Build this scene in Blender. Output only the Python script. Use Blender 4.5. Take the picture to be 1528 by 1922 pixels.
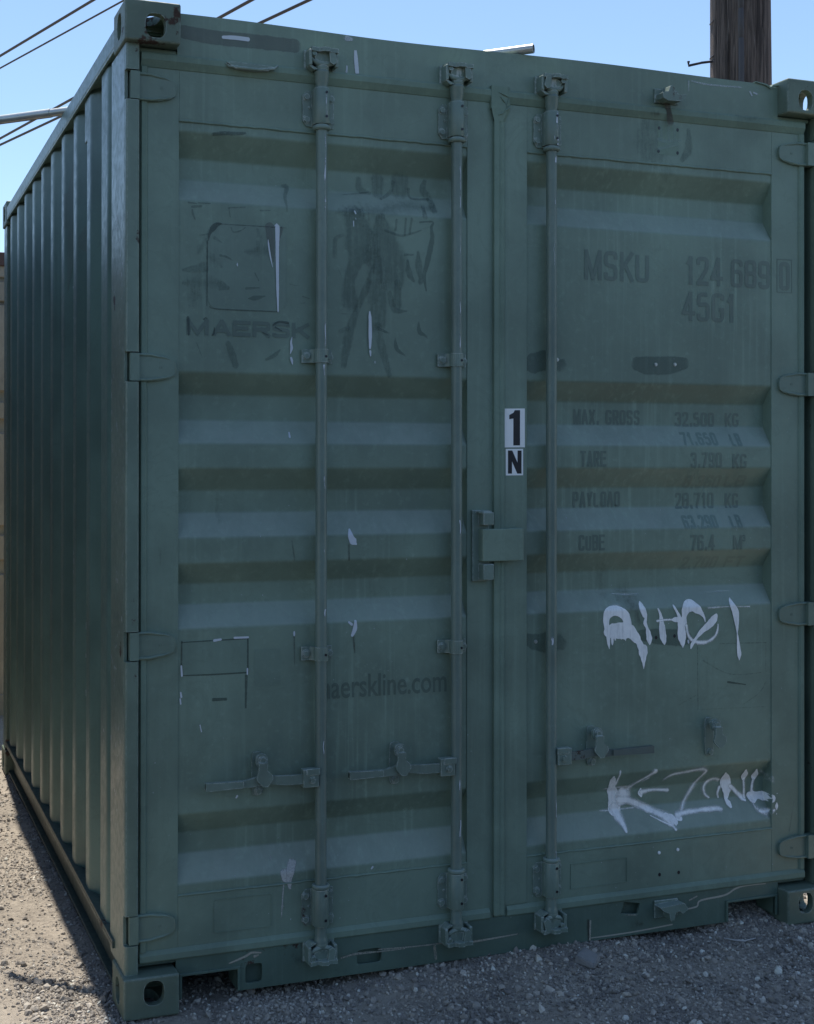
import bpy, bmesh, math, random
import numpy as np
from mathutils import Vector, Matrix, Euler, noise as mnoise

for ob in list(bpy.data.objects):
    bpy.data.objects.remove(ob)
scene = bpy.context.scene
COL = scene.collection
random.seed(11)
RNG = np.random.default_rng(11)

# ------------------------------------------------------------------ camera
cam_data = bpy.data.cameras.new('camera')
cam = bpy.data.objects.new('camera', cam_data)
COL.objects.link(cam)
CAM_R = Vector((0.939268, -0.343183, 0.0011))
CAM_U = Vector((-0.002372, -0.003286, 0.999992))
CAM_F = Vector((0.343177, 0.939263, 0.0039))
m = Matrix((CAM_R, CAM_U, -CAM_F)).transposed().to_4x4()
m.translation = Vector((-0.7146, -3.7292, 1.5856))
cam.matrix_world = m
cam_data.sensor_fit = 'HORIZONTAL'
cam_data.sensor_width = 36.0
cam_data.lens = 36.0 * 2491.58 / 1528.0
cam_data.shift_x = (764.0 - 637.96) / 1528.0
cam_data.shift_y = -(961.0 - 854.59) / 1528.0
cam_data.clip_end = 2000.0
cam_data.clip_start = 0.05
scene.camera = cam

# ------------------------------------------------------------------ sky, sun, exposure
SUN = Vector((0.043, 1.0, 2.87)).normalized()
world = bpy.data.worlds.new('World')
scene.world = world
world.use_nodes = True
wn = world.node_tree.nodes
bg = wn['Background']
sky = wn.new('ShaderNodeTexSky')
sky.sky_type = 'NISHITA'
sky.sun_disc = False
sky.sun_elevation = math.asin(SUN.z)
sky.sun_rotation = math.atan2(SUN.x, SUN.y)
sky.air_density = 1.0
sky.dust_density = 0.2
sky.ozone_density = 2.8
world.node_tree.links.new(sky.outputs[0], bg.inputs[0])
bg.inputs[1].default_value = 0.066
sun_data = bpy.data.lights.new('sun', 'SUN')
sun_data.energy = 2.3
sun_data.angle = math.radians(0.5)
sun_data.color = (1.0, 0.95, 0.87)
sun = bpy.data.objects.new('sun', sun_data)
COL.objects.link(sun)
sun.rotation_euler = (-SUN).to_track_quat('-Z', 'Y').to_euler()
sun.location = SUN * 40
scene.view_settings.view_transform = 'Standard'
scene.view_settings.look = 'None'
scene.view_settings.gamma = 1.0
scene.view_settings.exposure = 1.52
scene.view_settings.use_curve_mapping = False
scene.cycles.transparent_max_bounces = 32

# ------------------------------------------------------------------ materials
def new_mat(name):
    mt = bpy.data.materials.new(name)
    mt.use_nodes = True
    nt = mt.node_tree
    b = nt.nodes['Principled BSDF']
    return mt, nt, b

class NT:
    """small helper for node graphs"""
    def __init__(s, nt):
        s.nt = nt
        s.co = nt.nodes.new('ShaderNodeTexCoord').outputs['Object']
    def lk(s, a, b):
        s.nt.links.new(a, b)
    def setin(s, inp, v):
        if isinstance(v, bpy.types.NodeSocket): s.lk(v, inp)
        else: inp.default_value = v
    def mapping(s, scale, src=None):
        n = s.nt.nodes.new('ShaderNodeMapping')
        n.inputs['Scale'].default_value = scale
        s.lk(src or s.co, n.inputs['Vector'])
        return n.outputs[0]
    def noise(s, scale, detail=4, rough=.55, vec=None, dist=0.0):
        n = s.nt.nodes.new('ShaderNodeTexNoise')
        n.inputs['Scale'].default_value = scale
        n.inputs['Detail'].default_value = detail
        n.inputs['Roughness'].default_value = rough
        n.inputs['Distortion'].default_value = dist
        s.lk(vec or s.co, n.inputs['Vector'])
        return n.outputs['Fac']
    def voronoi(s, scale, vec=None, out='Distance', feat='F1'):
        n = s.nt.nodes.new('ShaderNodeTexVoronoi')
        n.feature = feat
        n.inputs['Scale'].default_value = scale
        s.lk(vec or s.co, n.inputs['Vector'])
        return n.outputs[out]
    def ramp(s, fac, lo, hi, a=0.0, b=1.0):
        n = s.nt.nodes.new('ShaderNodeMapRange')
        n.interpolation_type = 'SMOOTHSTEP'
        s.lk(fac, n.inputs['Value'])
        n.inputs['From Min'].default_value = lo; n.inputs['From Max'].default_value = hi
        n.inputs['To Min'].default_value = a; n.inputs['To Max'].default_value = b
        return n.outputs['Result']
    def mix(s, fac, a, b):
        n = s.nt.nodes.new('ShaderNodeMix'); n.data_type = 'RGBA'
        s.setin(n.inputs[0], fac)
        for i, v in ((6, a), (7, b)):
            if isinstance(v, tuple): v = (*v, 1.0)[:4]
            s.setin(n.inputs[i], v)
        return n.outputs[2]
    def math(s, op, a, b=0.0, clamp=False):
        n = s.nt.nodes.new('ShaderNodeMath'); n.operation = op; n.use_clamp = clamp
        s.setin(n.inputs[0], a); s.setin(n.inputs[1], b)
        return n.outputs[0]
    def attr(s, name, out='Fac'):
        n = s.nt.nodes.new('ShaderNodeAttribute'); n.attribute_name = name
        return n.outputs[out]
    def bump(s, h, strength, dist, bsdf, prev=None):
        n = s.nt.nodes.new('ShaderNodeBump')
        n.inputs['Strength'].default_value = strength
        n.inputs['Distance'].default_value = dist
        s.lk(h, n.inputs['Height'])
        if prev: s.lk(prev, n.inputs['Normal'])
        s.lk(n.outputs[0], bsdf.inputs['Normal'])
        return n.outputs[0]

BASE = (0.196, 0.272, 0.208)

def paint_mat(name, base=BASE, rough=0.42, dust=0.5, rust=0.0, chips=0.35, waves=0.0, spec=0.5, skylight_tint=0.0, edge=0.0):
    mt, nt, b = new_mat(name)
    g = NT(nt)
    dusty = tuple(min(1, c * 1.5 + .012) for c in base)
    deep = tuple(c * .66 for c in base)
    mott = g.noise(2.3, 6, .6)
    mott2 = g.noise(.9, 5, .62, None, .8)
    col = g.mix(g.math('MULTIPLY', g.ramp(mott, .30, .66), g.ramp(mott2, .28, .52, .55, 1)), deep, base)
    streak = g.noise(1.0, 5, .65, g.mapping((55, 55, 1.6)))
    big = g.noise(1.1, 3, .5, g.mapping((2.5, 2.5, .8)))
    col = g.mix(g.math('MULTIPLY', g.ramp(streak, .48, .78), g.math('MULTIPLY', g.ramp(big, .35, .65), .55 * dust)), col, dusty)
    fine = g.noise(38, 5, .7)
    col = g.mix(g.math('MULTIPLY', g.ramp(fine, .52, .75), .32 * dust), col, dusty)
    # scuffs: thin diagonal darker marks
    scf = g.noise(5.0, 8, .62, None, 1.2)
    col = g.mix(g.math('MULTIPLY', g.ramp(g.math('ABSOLUTE', g.math('SUBTRACT', scf, .52)), .0, .018, 1, 0), .30), col, deep)
    # tiny pale chips
    if chips > 0:
        v = g.voronoi(26, None, 'Distance')
        sel = g.noise(7, 3)
        fac = g.math('MULTIPLY', g.ramp(v, .035, .075, 1, 0), g.ramp(sel, .60, .66))
        col = g.mix(g.math('MULTIPLY', fac, chips), col, (.36, .40, .40))
    rgh = g.ramp(fine, .3, .8, rough - .08, rough + .14)
    if skylight_tint > 0:                                                   # skylight painted as a paler colour on upward slopes
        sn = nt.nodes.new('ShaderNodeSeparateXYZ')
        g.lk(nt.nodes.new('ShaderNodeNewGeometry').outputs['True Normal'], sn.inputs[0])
        f_ = g.math('MULTIPLY', g.ramp(sn.outputs['Z'], .12, .5), g.ramp(g.noise(9, 7, .75, g.mapping((1.6, 1.6, .5))), .25, .72, skylight_tint * .55, skylight_tint))
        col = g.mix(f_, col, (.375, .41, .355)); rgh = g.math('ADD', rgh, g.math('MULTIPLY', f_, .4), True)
    if edge > 0:                                                     # paint worn thin along the edges
        bv = nt.nodes.new('ShaderNodeBevel'); bv.samples = 4; bv.inputs['Radius'].default_value = .004
        dt = nt.nodes.new('ShaderNodeVectorMath'); dt.operation = 'DOT_PRODUCT'
        g.lk(bv.outputs[0], dt.inputs[0]); g.lk(nt.nodes.new('ShaderNodeNewGeometry').outputs['Normal'], dt.inputs[1])
        e_ = g.math('MULTIPLY', g.ramp(dt.outputs['Value'], .93, .995, 1, 0), g.ramp(g.noise(45, 4, .7), .40, .58))
        col = g.mix(g.math('MULTIPLY', e_, edge), col, (.50, .54, .50))
    if rust > 0:
        r1 = g.noise(9, 8, .7)
        r2 = g.noise(3.1, 3, .5)
        fac = g.ramp(g.math('ADD', r1, g.math('MULTIPLY', r2, .5)), .985 - .17 * rust, 1.03 - .17 * rust)
        rc = g.mix(g.noise(60, 3), (.028, .018, .016), (.070, .036, .022))
        col = g.mix(fac, col, rc)
        rgh = g.math('ADD', rgh, g.math('MULTIPLY', fac, .35), True)
    g.lk(col, b.inputs['Base Color'])
    g.lk(rgh, b.inputs['Roughness'])
    b.inputs['Specular IOR Level'].default_value = spec
    pv = None
    if waves > 0:
        pv = g.bump(g.noise(1.7, 2, .5), waves, .03, b)
    g.bump(g.noise(150, 4, .6), .10, .002, b, pv)
    return mt

MAT = {}
MAT['paint'] = paint_mat('green_paint', waves=.15, rough=.46)
MAT['panel'] = paint_mat('green_paint_panel', dust=.9, waves=.22, rough=.46, chips=.5, skylight_tint=.42)
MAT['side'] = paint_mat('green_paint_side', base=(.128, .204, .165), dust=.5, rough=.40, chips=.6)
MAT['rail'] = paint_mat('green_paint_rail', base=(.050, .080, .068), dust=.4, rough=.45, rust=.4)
MAT['faint'] = paint_mat('faint_painted_over_lettering', base=(0.163, 0.228, 0.179), dust=.5, chips=.1, rough=.40)
MAT['hardware'] = paint_mat('green_paint_hardware', base=(0.176, 0.239, 0.196), rust=.35, chips=.7, rough=.42, edge=.75, skylight_tint=.3)
MAT['hinge'] = paint_mat('green_paint_hinge', base=(.175, .242, .188), rust=.3, chips=.7, rough=.45)
MAT['rod'] = paint_mat('green_paint_rod', base=(0.157, 0.215, 0.181), chips=.9, rough=.36)
MAT['casting'] = paint_mat('rusty_casting_paint', base=(0.141, 0.190, 0.141), rust=.62, rough=.55, edge=.5)
MAT['post'] = paint_mat('worn_post_paint', base=(0.166, 0.228, 0.176), rust=.50, rough=.36, chips=.9, edge=.5)
MAT['gasket'] = paint_mat('painted_rubber_gasket', base=(0.196, 0.272, 0.208), rough=.6, chips=0, spec=.3)
MAT['sill'] = paint_mat('sill_paint', base=(0.110, 0.169, 0.133), rust=.42, rough=.45, chips=.8)
MAT['ghost'] = paint_mat('painted_over_lettering', base=(0.129, 0.182, 0.146), dust=.5, chips=.1, rough=.38)
MAT['decal'] = paint_mat('painted_over_sticker', base=(0.180, 0.253, 0.198), dust=.6, chips=.1, rough=.38)
MAT['rusty'] = paint_mat('rusty_lever', base=(.120, .150, .130), rust=.9, rough=.6)
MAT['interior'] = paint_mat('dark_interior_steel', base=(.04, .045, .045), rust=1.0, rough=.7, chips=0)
mt, nt, b = new_mat('added_lane_asphalt'); g = NT(nt)  # kept dark so the added lane returns little light
n1 = g.noise(60, 6, .75); n2 = g.noise(1.2, 4, .6)
col = g.mix(g.ramp(n1, .3, .75), (.014, .014, .014), (.034, .033, .032))
col = g.mix(g.ramp(n2, .45, .7, 0, .4), col, (.040, .038, .036))
g.lk(col, b.inputs['Base Color']); b.inputs['Roughness'].default_value = .9
g.bump(g.noise(120, 5, .7), .6, .006, b)
MAT['added_asphalt'] = mt
MAT['tan'] = paint_mat('tan_paint', base=(.46, .37, .27), rough=.6, dust=.3, chips=.2)
MAT['blocker_blue'] = paint_mat('blocker_blue_paint', base=(.030, .055, .095), rough=.5, rust=.3)
MAT['blocker_green'] = paint_mat('blocker_green_paint', base=(.040, .070, .058), rough=.5, rust=.3)
MAT['maroon'] = paint_mat('brown_paint', base=(.11, .05, .035), rough=.6, chips=0)

def coat_mat(name, color, rough=.5, grain=0.35, gscale=260, streaky=False, maxfac=1.0):
    """thin coat of paint or dirt whose coverage follows the 'cover' attribute"""
    mt, nt, b = new_mat(name)
    g = NT(nt)
    cov = g.attr('cover')
    if streaky:
        n = g.noise(1.0, 5, .7, g.mapping((90, 90, 9)))
        n2 = g.noise(16, 6, .75)
        n = g.math('ADD', g.math('MULTIPLY', n, .6), g.math('MULTIPLY', n2, .4))
    else:
        n = g.noise(gscale, 3, .7)
    if streaky: n = g.math('ADD', g.math('MULTIPLY', n, .75), g.math('MULTIPLY', g.noise(75, 5, .75), .35))
    f = g.math('ADD', cov, g.math('MULTIPLY', g.math('SUBTRACT', n, .5), grain))
    f = g.ramp(f, .10, .95, 0, maxfac)
    f = g.math('MULTIPLY', f, g.ramp(cov, .0, .16))
    col = g.mix(g.noise(30, 3), tuple(c * .86 for c in color), color)
    g.lk(col, b.inputs['Base Color'])
    b.inputs['Roughness'].default_value = rough
    g.lk(f, b.inputs['Alpha'])
    return mt
mt, nt, b = new_mat('white_spray_paint'); g = NT(nt)
cov = g.attr('cover')
sp = g.noise(420, 3, .75); cl = g.noise(26, 5, .65); dr = g.noise(1.0, 4, .6, g.mapping((150, 150, 14)))
f = g.math('ADD', cov, g.math('MULTIPLY', g.math('SUBTRACT', sp, .5), .55))
f = g.math('ADD', f, g.math('MULTIPLY', g.math('SUBTRACT', cl, .5), .45))
f = g.math('MULTIPLY', g.ramp(f, .06, .66), g.ramp(cov, .0, .18))
f = g.math('MULTIPLY', f, g.ramp(dr, .25, .55, .80, 1.0))
col = g.mix(g.ramp(cl, .35, .65), (.82, .82, .80), (.95, .94, .91))
g.lk(col, b.inputs['Base Color']); b.inputs['Roughness'].default_value = .42
g.lk(f, b.inputs['Alpha'])
MAT['spray'] = mt
MAT['smear'] = coat_mat('dark_smear', (.085, .128, .106), .45, 2.2, streaky=True, maxfac=.34)
MAT['stain'] = coat_mat('rusty_drip', (.060, .048, .036), .7, 1.4, streaky=True, maxfac=.7)
MAT['touch'] = coat_mat('touch_up_paint', (.082, .128, .108), .35, 1.0, streaky=True, maxfac=.40)
MAT['chip'] = coat_mat('pale_chip', (.60, .64, .68), .5, .6, 300)
MAT['dropping'] = coat_mat('bird_dropping', (.50, .50, .47), .8, 1.0, 200)
MAT['scrape'] = coat_mat('bare_scrape', (.42, .40, .33), .6, .8, 200)
MAT['line'] = coat_mat('sticker_edge', (.045, .065, .058), .5, 1.2, 120, maxfac=.5)
MAT['wash'] = coat_mat('scraped_patch', (0.331, 0.455, 0.400), .5, 1.0, streaky=True, maxfac=.6)
MAT['label'] = coat_mat('label_remnant', (.150, .150, .145), .6, 1.4, streaky=True, maxfac=.38)

def plain_mat(name, color, rough=.5, metal=0.0, var=.12, scale=30):
    mt, nt, b = new_mat(name)
    g = NT(nt)
    n = g.noise(scale, 5, .65)
    col = g.mix(n, tuple(c * (1 - var * 2) for c in color), tuple(min(1, c * (1 + var)) for c in color))
    g.lk(col, b.inputs['Base Color'])
    b.inputs['Roughness'].default_value = rough
    b.inputs['Metallic'].default_value = metal
    g.bump(g.noise(scale * 6, 3), .15, .002, b)
    return mt
MAT['white'] = plain_mat('white_vinyl', (.88, .88, .86), .4, 0, .03)
MAT['black'] = plain_mat('black_vinyl', (.012, .012, .018), .35, 0, .1)
MAT['tape'] = plain_mat('white_tape', (.72, .72, .70), .5)
MAT['pipe'] = plain_mat('galvanised_steel', (.50, .52, .50), .42, .7, .15, 14)
MAT['cable'] = plain_mat('black_cable', (.018, .018, .02), .6)
MAT['stone'] = plain_mat('concrete_chunk', (.26, .245, .225), .9, 0, .2, 40)
MAT['twig'] = plain_mat('bleached_twig', (.42, .39, .36), .8)
MAT['conduit'] = plain_mat('grey_conduit', (.050, .045, .050), .5)
MAT['iron'] = plain_mat('dark_iron', (.03, .03, .04), .5, .3)

# weathered pole timber
mt, nt, b = new_mat('weathered_timber'); g = NT(nt)
gr = g.noise(1.0, 8, .72, g.mapping((48, 48, 2.4)), .6)
gr2 = g.noise(1.0, 6, .7, g.mapping((110, 110, 3.2)))
col = g.mix(g.ramp(gr, .36, .66), (.030, .021, .018), (.165, .125, .105))
col = g.mix(g.math('MULTIPLY', g.ramp(gr2, .58, .74), .75), col, (.38, .33, .30))
kn = g.voronoi(5.0, g.mapping((1, 1, .45)))
col = g.mix(g.ramp(kn, .05, .10, .8, 0), col, (.02, .014, .012))
g.lk(col, b.inputs['Base Color']); b.inputs['Roughness'].default_value = .85
g.bump(g.math('ADD', gr, g.math('MULTIPLY', gr2, .5)), .8, .012, b)
MAT['timber'] = mt

# ground: dusty crushed stone
mt, nt, b = new_mat('dusty_ground'); g = NT(nt)
n1 = g.noise(55, 7, .8); n2 = g.noise(2.2, 5, .65); n3 = g.noise(210, 4, .7)
col = g.mix(g.ramp(n1, .3, .7), (0.181, 0.155, 0.129), (0.436, 0.377, 0.301))
col = g.mix(g.ramp(n3, .55, .75, 0, .6), col, (0.581, 0.517, 0.428))
col = g.mix(g.ramp(n2, .42, .66, 0, .65), col, (0.48, 0.414, 0.331))
g.lk(col, b.inputs['Base Color']); b.inputs['Roughness'].default_value = .95
g.bump(g.math('ADD', g.noise(130, 6, .75), g.math('MULTIPLY', n1, .7)), .9, .010, b)
MAT['ground'] = mt

mt, nt, b = new_mat('gravel_stone'); g = NT(nt)
t = g.attr('tint')
cr = nt.nodes.new('ShaderNodeValToRGB')
g.lk(t, cr.inputs[0])
el = cr.color_ramp.elements
el[0].position = 0; el[0].color = (0.109, 0.1, 0.093, 1)
el[1].position = 1; el[1].color = (0.782, 0.79, 0.692, 1)
for p_, c_ in ((.35, (0.218, 0.198, 0.173)), (.72, (0.363, 0.326, 0.274)), (.92, (0.552, 0.495, 0.414))):
    e = el.new(p_); e.color = (*c_, 1)
dustn = g.noise(3.5, 5, .65)
col = g.mix(g.ramp(dustn, .42, .72, .0, .6), cr.outputs[0], (0.436, 0.381, 0.308))
col = g.mix(g.math('MULTIPLY', g.noise(300, 4, .7), .45), col, (0.319, 0.28, 0.233))
g.lk(col, b.inputs['Base Color']); b.inputs['Roughness'].default_value = .92
g.bump(g.noise(500, 3, .7), .4, .001, b)
MAT['gravel'] = mt

# ------------------------------------------------------------------ mesh helpers
class MB:
    def __init__(s):
        s.v = []; s.f = []; s.sm = []
    def add(s, verts, faces, smooth=False):
        o = len(s.v)
        s.v += [tuple(p) for p in verts]
        s.f += [tuple(i + o for i in fc) for fc in faces]
        s.sm += [smooth] * len(faces)
        return s
    def box(s, x0, x1, y0, y1, z0, z1):
        v = [(x, y, z) for z in (z0, z1) for y in (y0, y1) for x in (x0, x1)]
        return s.add(v, [(0, 2, 3, 1), (4, 5, 7, 6), (0, 1, 5, 4), (2, 6, 7, 3), (0, 4, 6, 2), (1, 3, 7, 5)])
    def prism(s, poly, axis, a, b, smooth=False):
        """poly: 2D points in the two other axes (x,y,z order), extruded along axis"""
        n = len(poly)
        def mk(p, t):
            if axis == 'x': return (t, p[0], p[1])
            if axis == 'y': return (p[0], t, p[1])
            return (p[0], p[1], t)
        v = [mk(p, a) for p in poly] + [mk(p, b) for p in poly]
        f = [(i, (i + 1) % n, n + (i + 1) % n, n + i) for i in range(n)]
        s.add(v, f, smooth)
        return s.add(v, [tuple(range(n))[::-1], tuple(range(n, 2 * n))])
    def tube(s, pts, r, n=14, cap=True, smooth=True):
        pts = [Vector(p) for p in pts]
        rs = r if isinstance(r, (list, tuple)) else [r] * len(pts)
        up = None; rings = []
        for i, p in enumerate(pts):
            d = (pts[min(i + 1, len(pts) - 1)] - pts[max(i - 1, 0)]).normalized()
            if up is None or abs(up.dot(d)) > .95:
                up = Vector((0, 0, 1)) if abs(d.z) < .9 else Vector((1, 0, 0))
            a = d.cross(up).normalized(); b_ = a.cross(d).normalized(); up = b_
            rings.append([p + (a * math.cos(2 * math.pi * k / n) + b_ * math.sin(2 * math.pi * k / n)) * rs[i] for k in range(n)])
        v = [q for rg in rings for q in rg]; f = []
        for i in range(len(pts) - 1):
            for k in range(n):
                f.append((i * n + k, i * n + (k + 1) % n, (i + 1) * n + (k + 1) % n, (i + 1) * n + k))
        s.add(v, f, smooth)
        if cap:
            s.add(rings[0], [tuple(range(n))]); s.add(rings[-1], [tuple(range(n))[::-1]])
        return s
    def lathe_z(s, x, y, prof, n=18):
        return s.tube([(x, y, z) for r, z in prof], [r for r, z in prof], n)
    def hexbolt(s, x, y, z, r=.009, h=.008):
        """hex head standing out of the door face towards -y, with washer"""
        c = [(x + r * math.cos(math.pi / 3 * k + .3), z + r * math.sin(math.pi / 3 * k + .3)) for k in range(6)]
        w = [(x + r * 1.35 * math.cos(math.pi / 6 * k), z + r * 1.35 * math.sin(math.pi / 6 * k)) for k in range(12)]
        s.prism(w, 'y', y, y - .0025)
        return s.prism(c, 'y', y - .002, y - h)

def mesh_from(name, mb):
    me = bpy.data.meshes.new(name)
    me.from_pydata(mb.v, [], mb.f)
    bm = bmesh.new(); bm.from_mesh(me)
    bmesh.ops.recalc_face_normals(bm, faces=bm.faces)
    bm.to_mesh(me); bm.free()
    if any(mb.sm):
        me.polygons.foreach_set('use_smooth', mb.sm)
    me.update()
    return me

def link(name, me, mat=None, parent=None, bevel=0.0, seg=2):
    ob = bpy.data.objects.new(name, me)
    COL.objects.link(ob)
    if mat is not None:
        me.materials.clear(); me.materials.append(MAT[mat])
    if parent is not None:
        ob.parent = parent
        w = Vector((0, 0, 0)); q = parent
        while q is not None: w += q.location; q = q.parent
        ob.location = -w
    if bevel:
        md = ob.modifiers.new('bevel', 'BEVEL'); md.width = bevel; md.segments = seg
        md.limit_method = 'ANGLE'; md.angle_limit = math.radians(40); md.harden_normals = False
    return ob

def part(name, mb, mat, parent, bevel=0.0, seg=2, label=None):
    ob = link(name, mesh_from(name, mb), mat, parent, bevel, seg)
    if label: ob['label'] = label
    return ob

def thing(ob, label, cat, group=None):
    ob['label'] = label; ob['category'] = cat
    if group: ob['group'] = group
    return ob

def empty(name, loc, label, cat, group=None):
    o = bpy.data.objects.new(name, None); COL.objects.link(o)
    o.location = loc; o.empty_display_size = .2
    return thing(o, label, cat, group)

def boolean(me, cutters, bevel=0.0):
    """mesh minus cutter meshes, evaluated to a new mesh"""
    base = bpy.data.objects.new('base', me); COL.objects.link(base)
    tmp = [base]
    for c in cutters:
        co = bpy.data.objects.new('cutter', c); COL.objects.link(co); tmp.append(co)
        md = base.modifiers.new('cut', 'BOOLEAN'); md.operation = 'DIFFERENCE'; md.solver = 'EXACT'; md.object = co
    bpy.context.view_layer.update()
    out = bpy.data.meshes.new_from_object(base.evaluated_get(bpy.context.evaluated_depsgraph_get()))
    for o in tmp: bpy.data.objects.remove(o)
    return out

def oval(cx, cz, w, h, n=20, k=2.6):
    """superellipse outline"""
    pts = []
    for i in range(n):
        a = 2 * math.pi * i / n
        c, s_ = math.cos(a), math.sin(a)
        pts.append((cx + w / 2 * math.copysign(abs(c) ** (2 / k), c), cz + h / 2 * math.copysign(abs(s_) ** (2 / k), s_)))
    return pts

# ------------------------------------------------------------------ measured marks (metres: x, z, width, cover)
STAINS = [
    (0.5, [(0.6989,1.3299,0.0114,0.5),(0.6996,1.2811,0.0049,0.5)]),
    (0.5, [(0.713,1.052,0.013,0.5),(0.7183,0.9998,0.0049,0.5)]),
    (0.5, [(0.5236,1.0588,0.008,0.5),(0.5254,0.9613,0.0032,0.5)]),
    (0.5, [(0.5165,1.3448,0.0064,0.4),(0.525,1.2855,0.0048,0.4)]),
    (0.8, [(0.2988,1.4735,0.0474,0.2),(0.2985,1.403,0.0189,0.2)]),
    (0.5, [(1.7535,0.182,0.0053,0.4),(1.7555,0.1994,0.0035,0.4)]),
    (0.9, [(1.6048,1.2157,0.1056,0.25),(1.6074,1.1376,0.0351,0.25)]),
    (0.9, [(1.6876,1.135,0.106,0.35),(1.7246,1.0566,0.0529,0.35)]),
    (0.5, [(2.3443,0.407,0.0111,0.3),(2.3239,0.3043,0.0055,0.3)]),
    (0.9, [(0.7916,1.2137,0.1483,0.18),(0.7952,1.1675,0.0659,0.18)]),
    (0.6, [(0.1148,1.3296,0.0123,0.3),(0.1149,1.2833,0.0046,0.3)]),
]

STAINS_HIGH = [
    (0.3, [(1.8215,2.7718,0.0284,0.8),(1.8298,2.7442,0.0248,0.8),(1.834,2.7161,0.0319,0.8)]),
    (0.5, [(1.7657,2.7366,0.0282,0.4),(1.7884,2.7369,0.0177,0.4)]),
    (0.6, [(2.0926,2.7608,0.0181,0.25),(2.136,2.7539,0.0218,0.25),(2.1797,2.7559,0.0109,0.25)]),
]

STAINS_LOW = [
    (0.5, [(1.5287,0.0902,0.0139,0.7),(1.5307,0.0277,0.0104,0.7)]),
    (0.6, [(1.7013,0.0576,0.0527,0.3),(1.7318,0.0557,0.0211,0.3)]),
    (0.6, [(0.1156,0.146,0.0461,0.4),(0.1626,0.1478,0.0185,0.4)]),
    (0.6, [(1.036,0.095,0.0433,0.35),(1.1003,0.1006,0.0234,0.35)]),
    (0.7, [(0.5366,0.0923,0.0415,0.3),(0.6726,0.083,0.0387,0.3)]),
]

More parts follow.
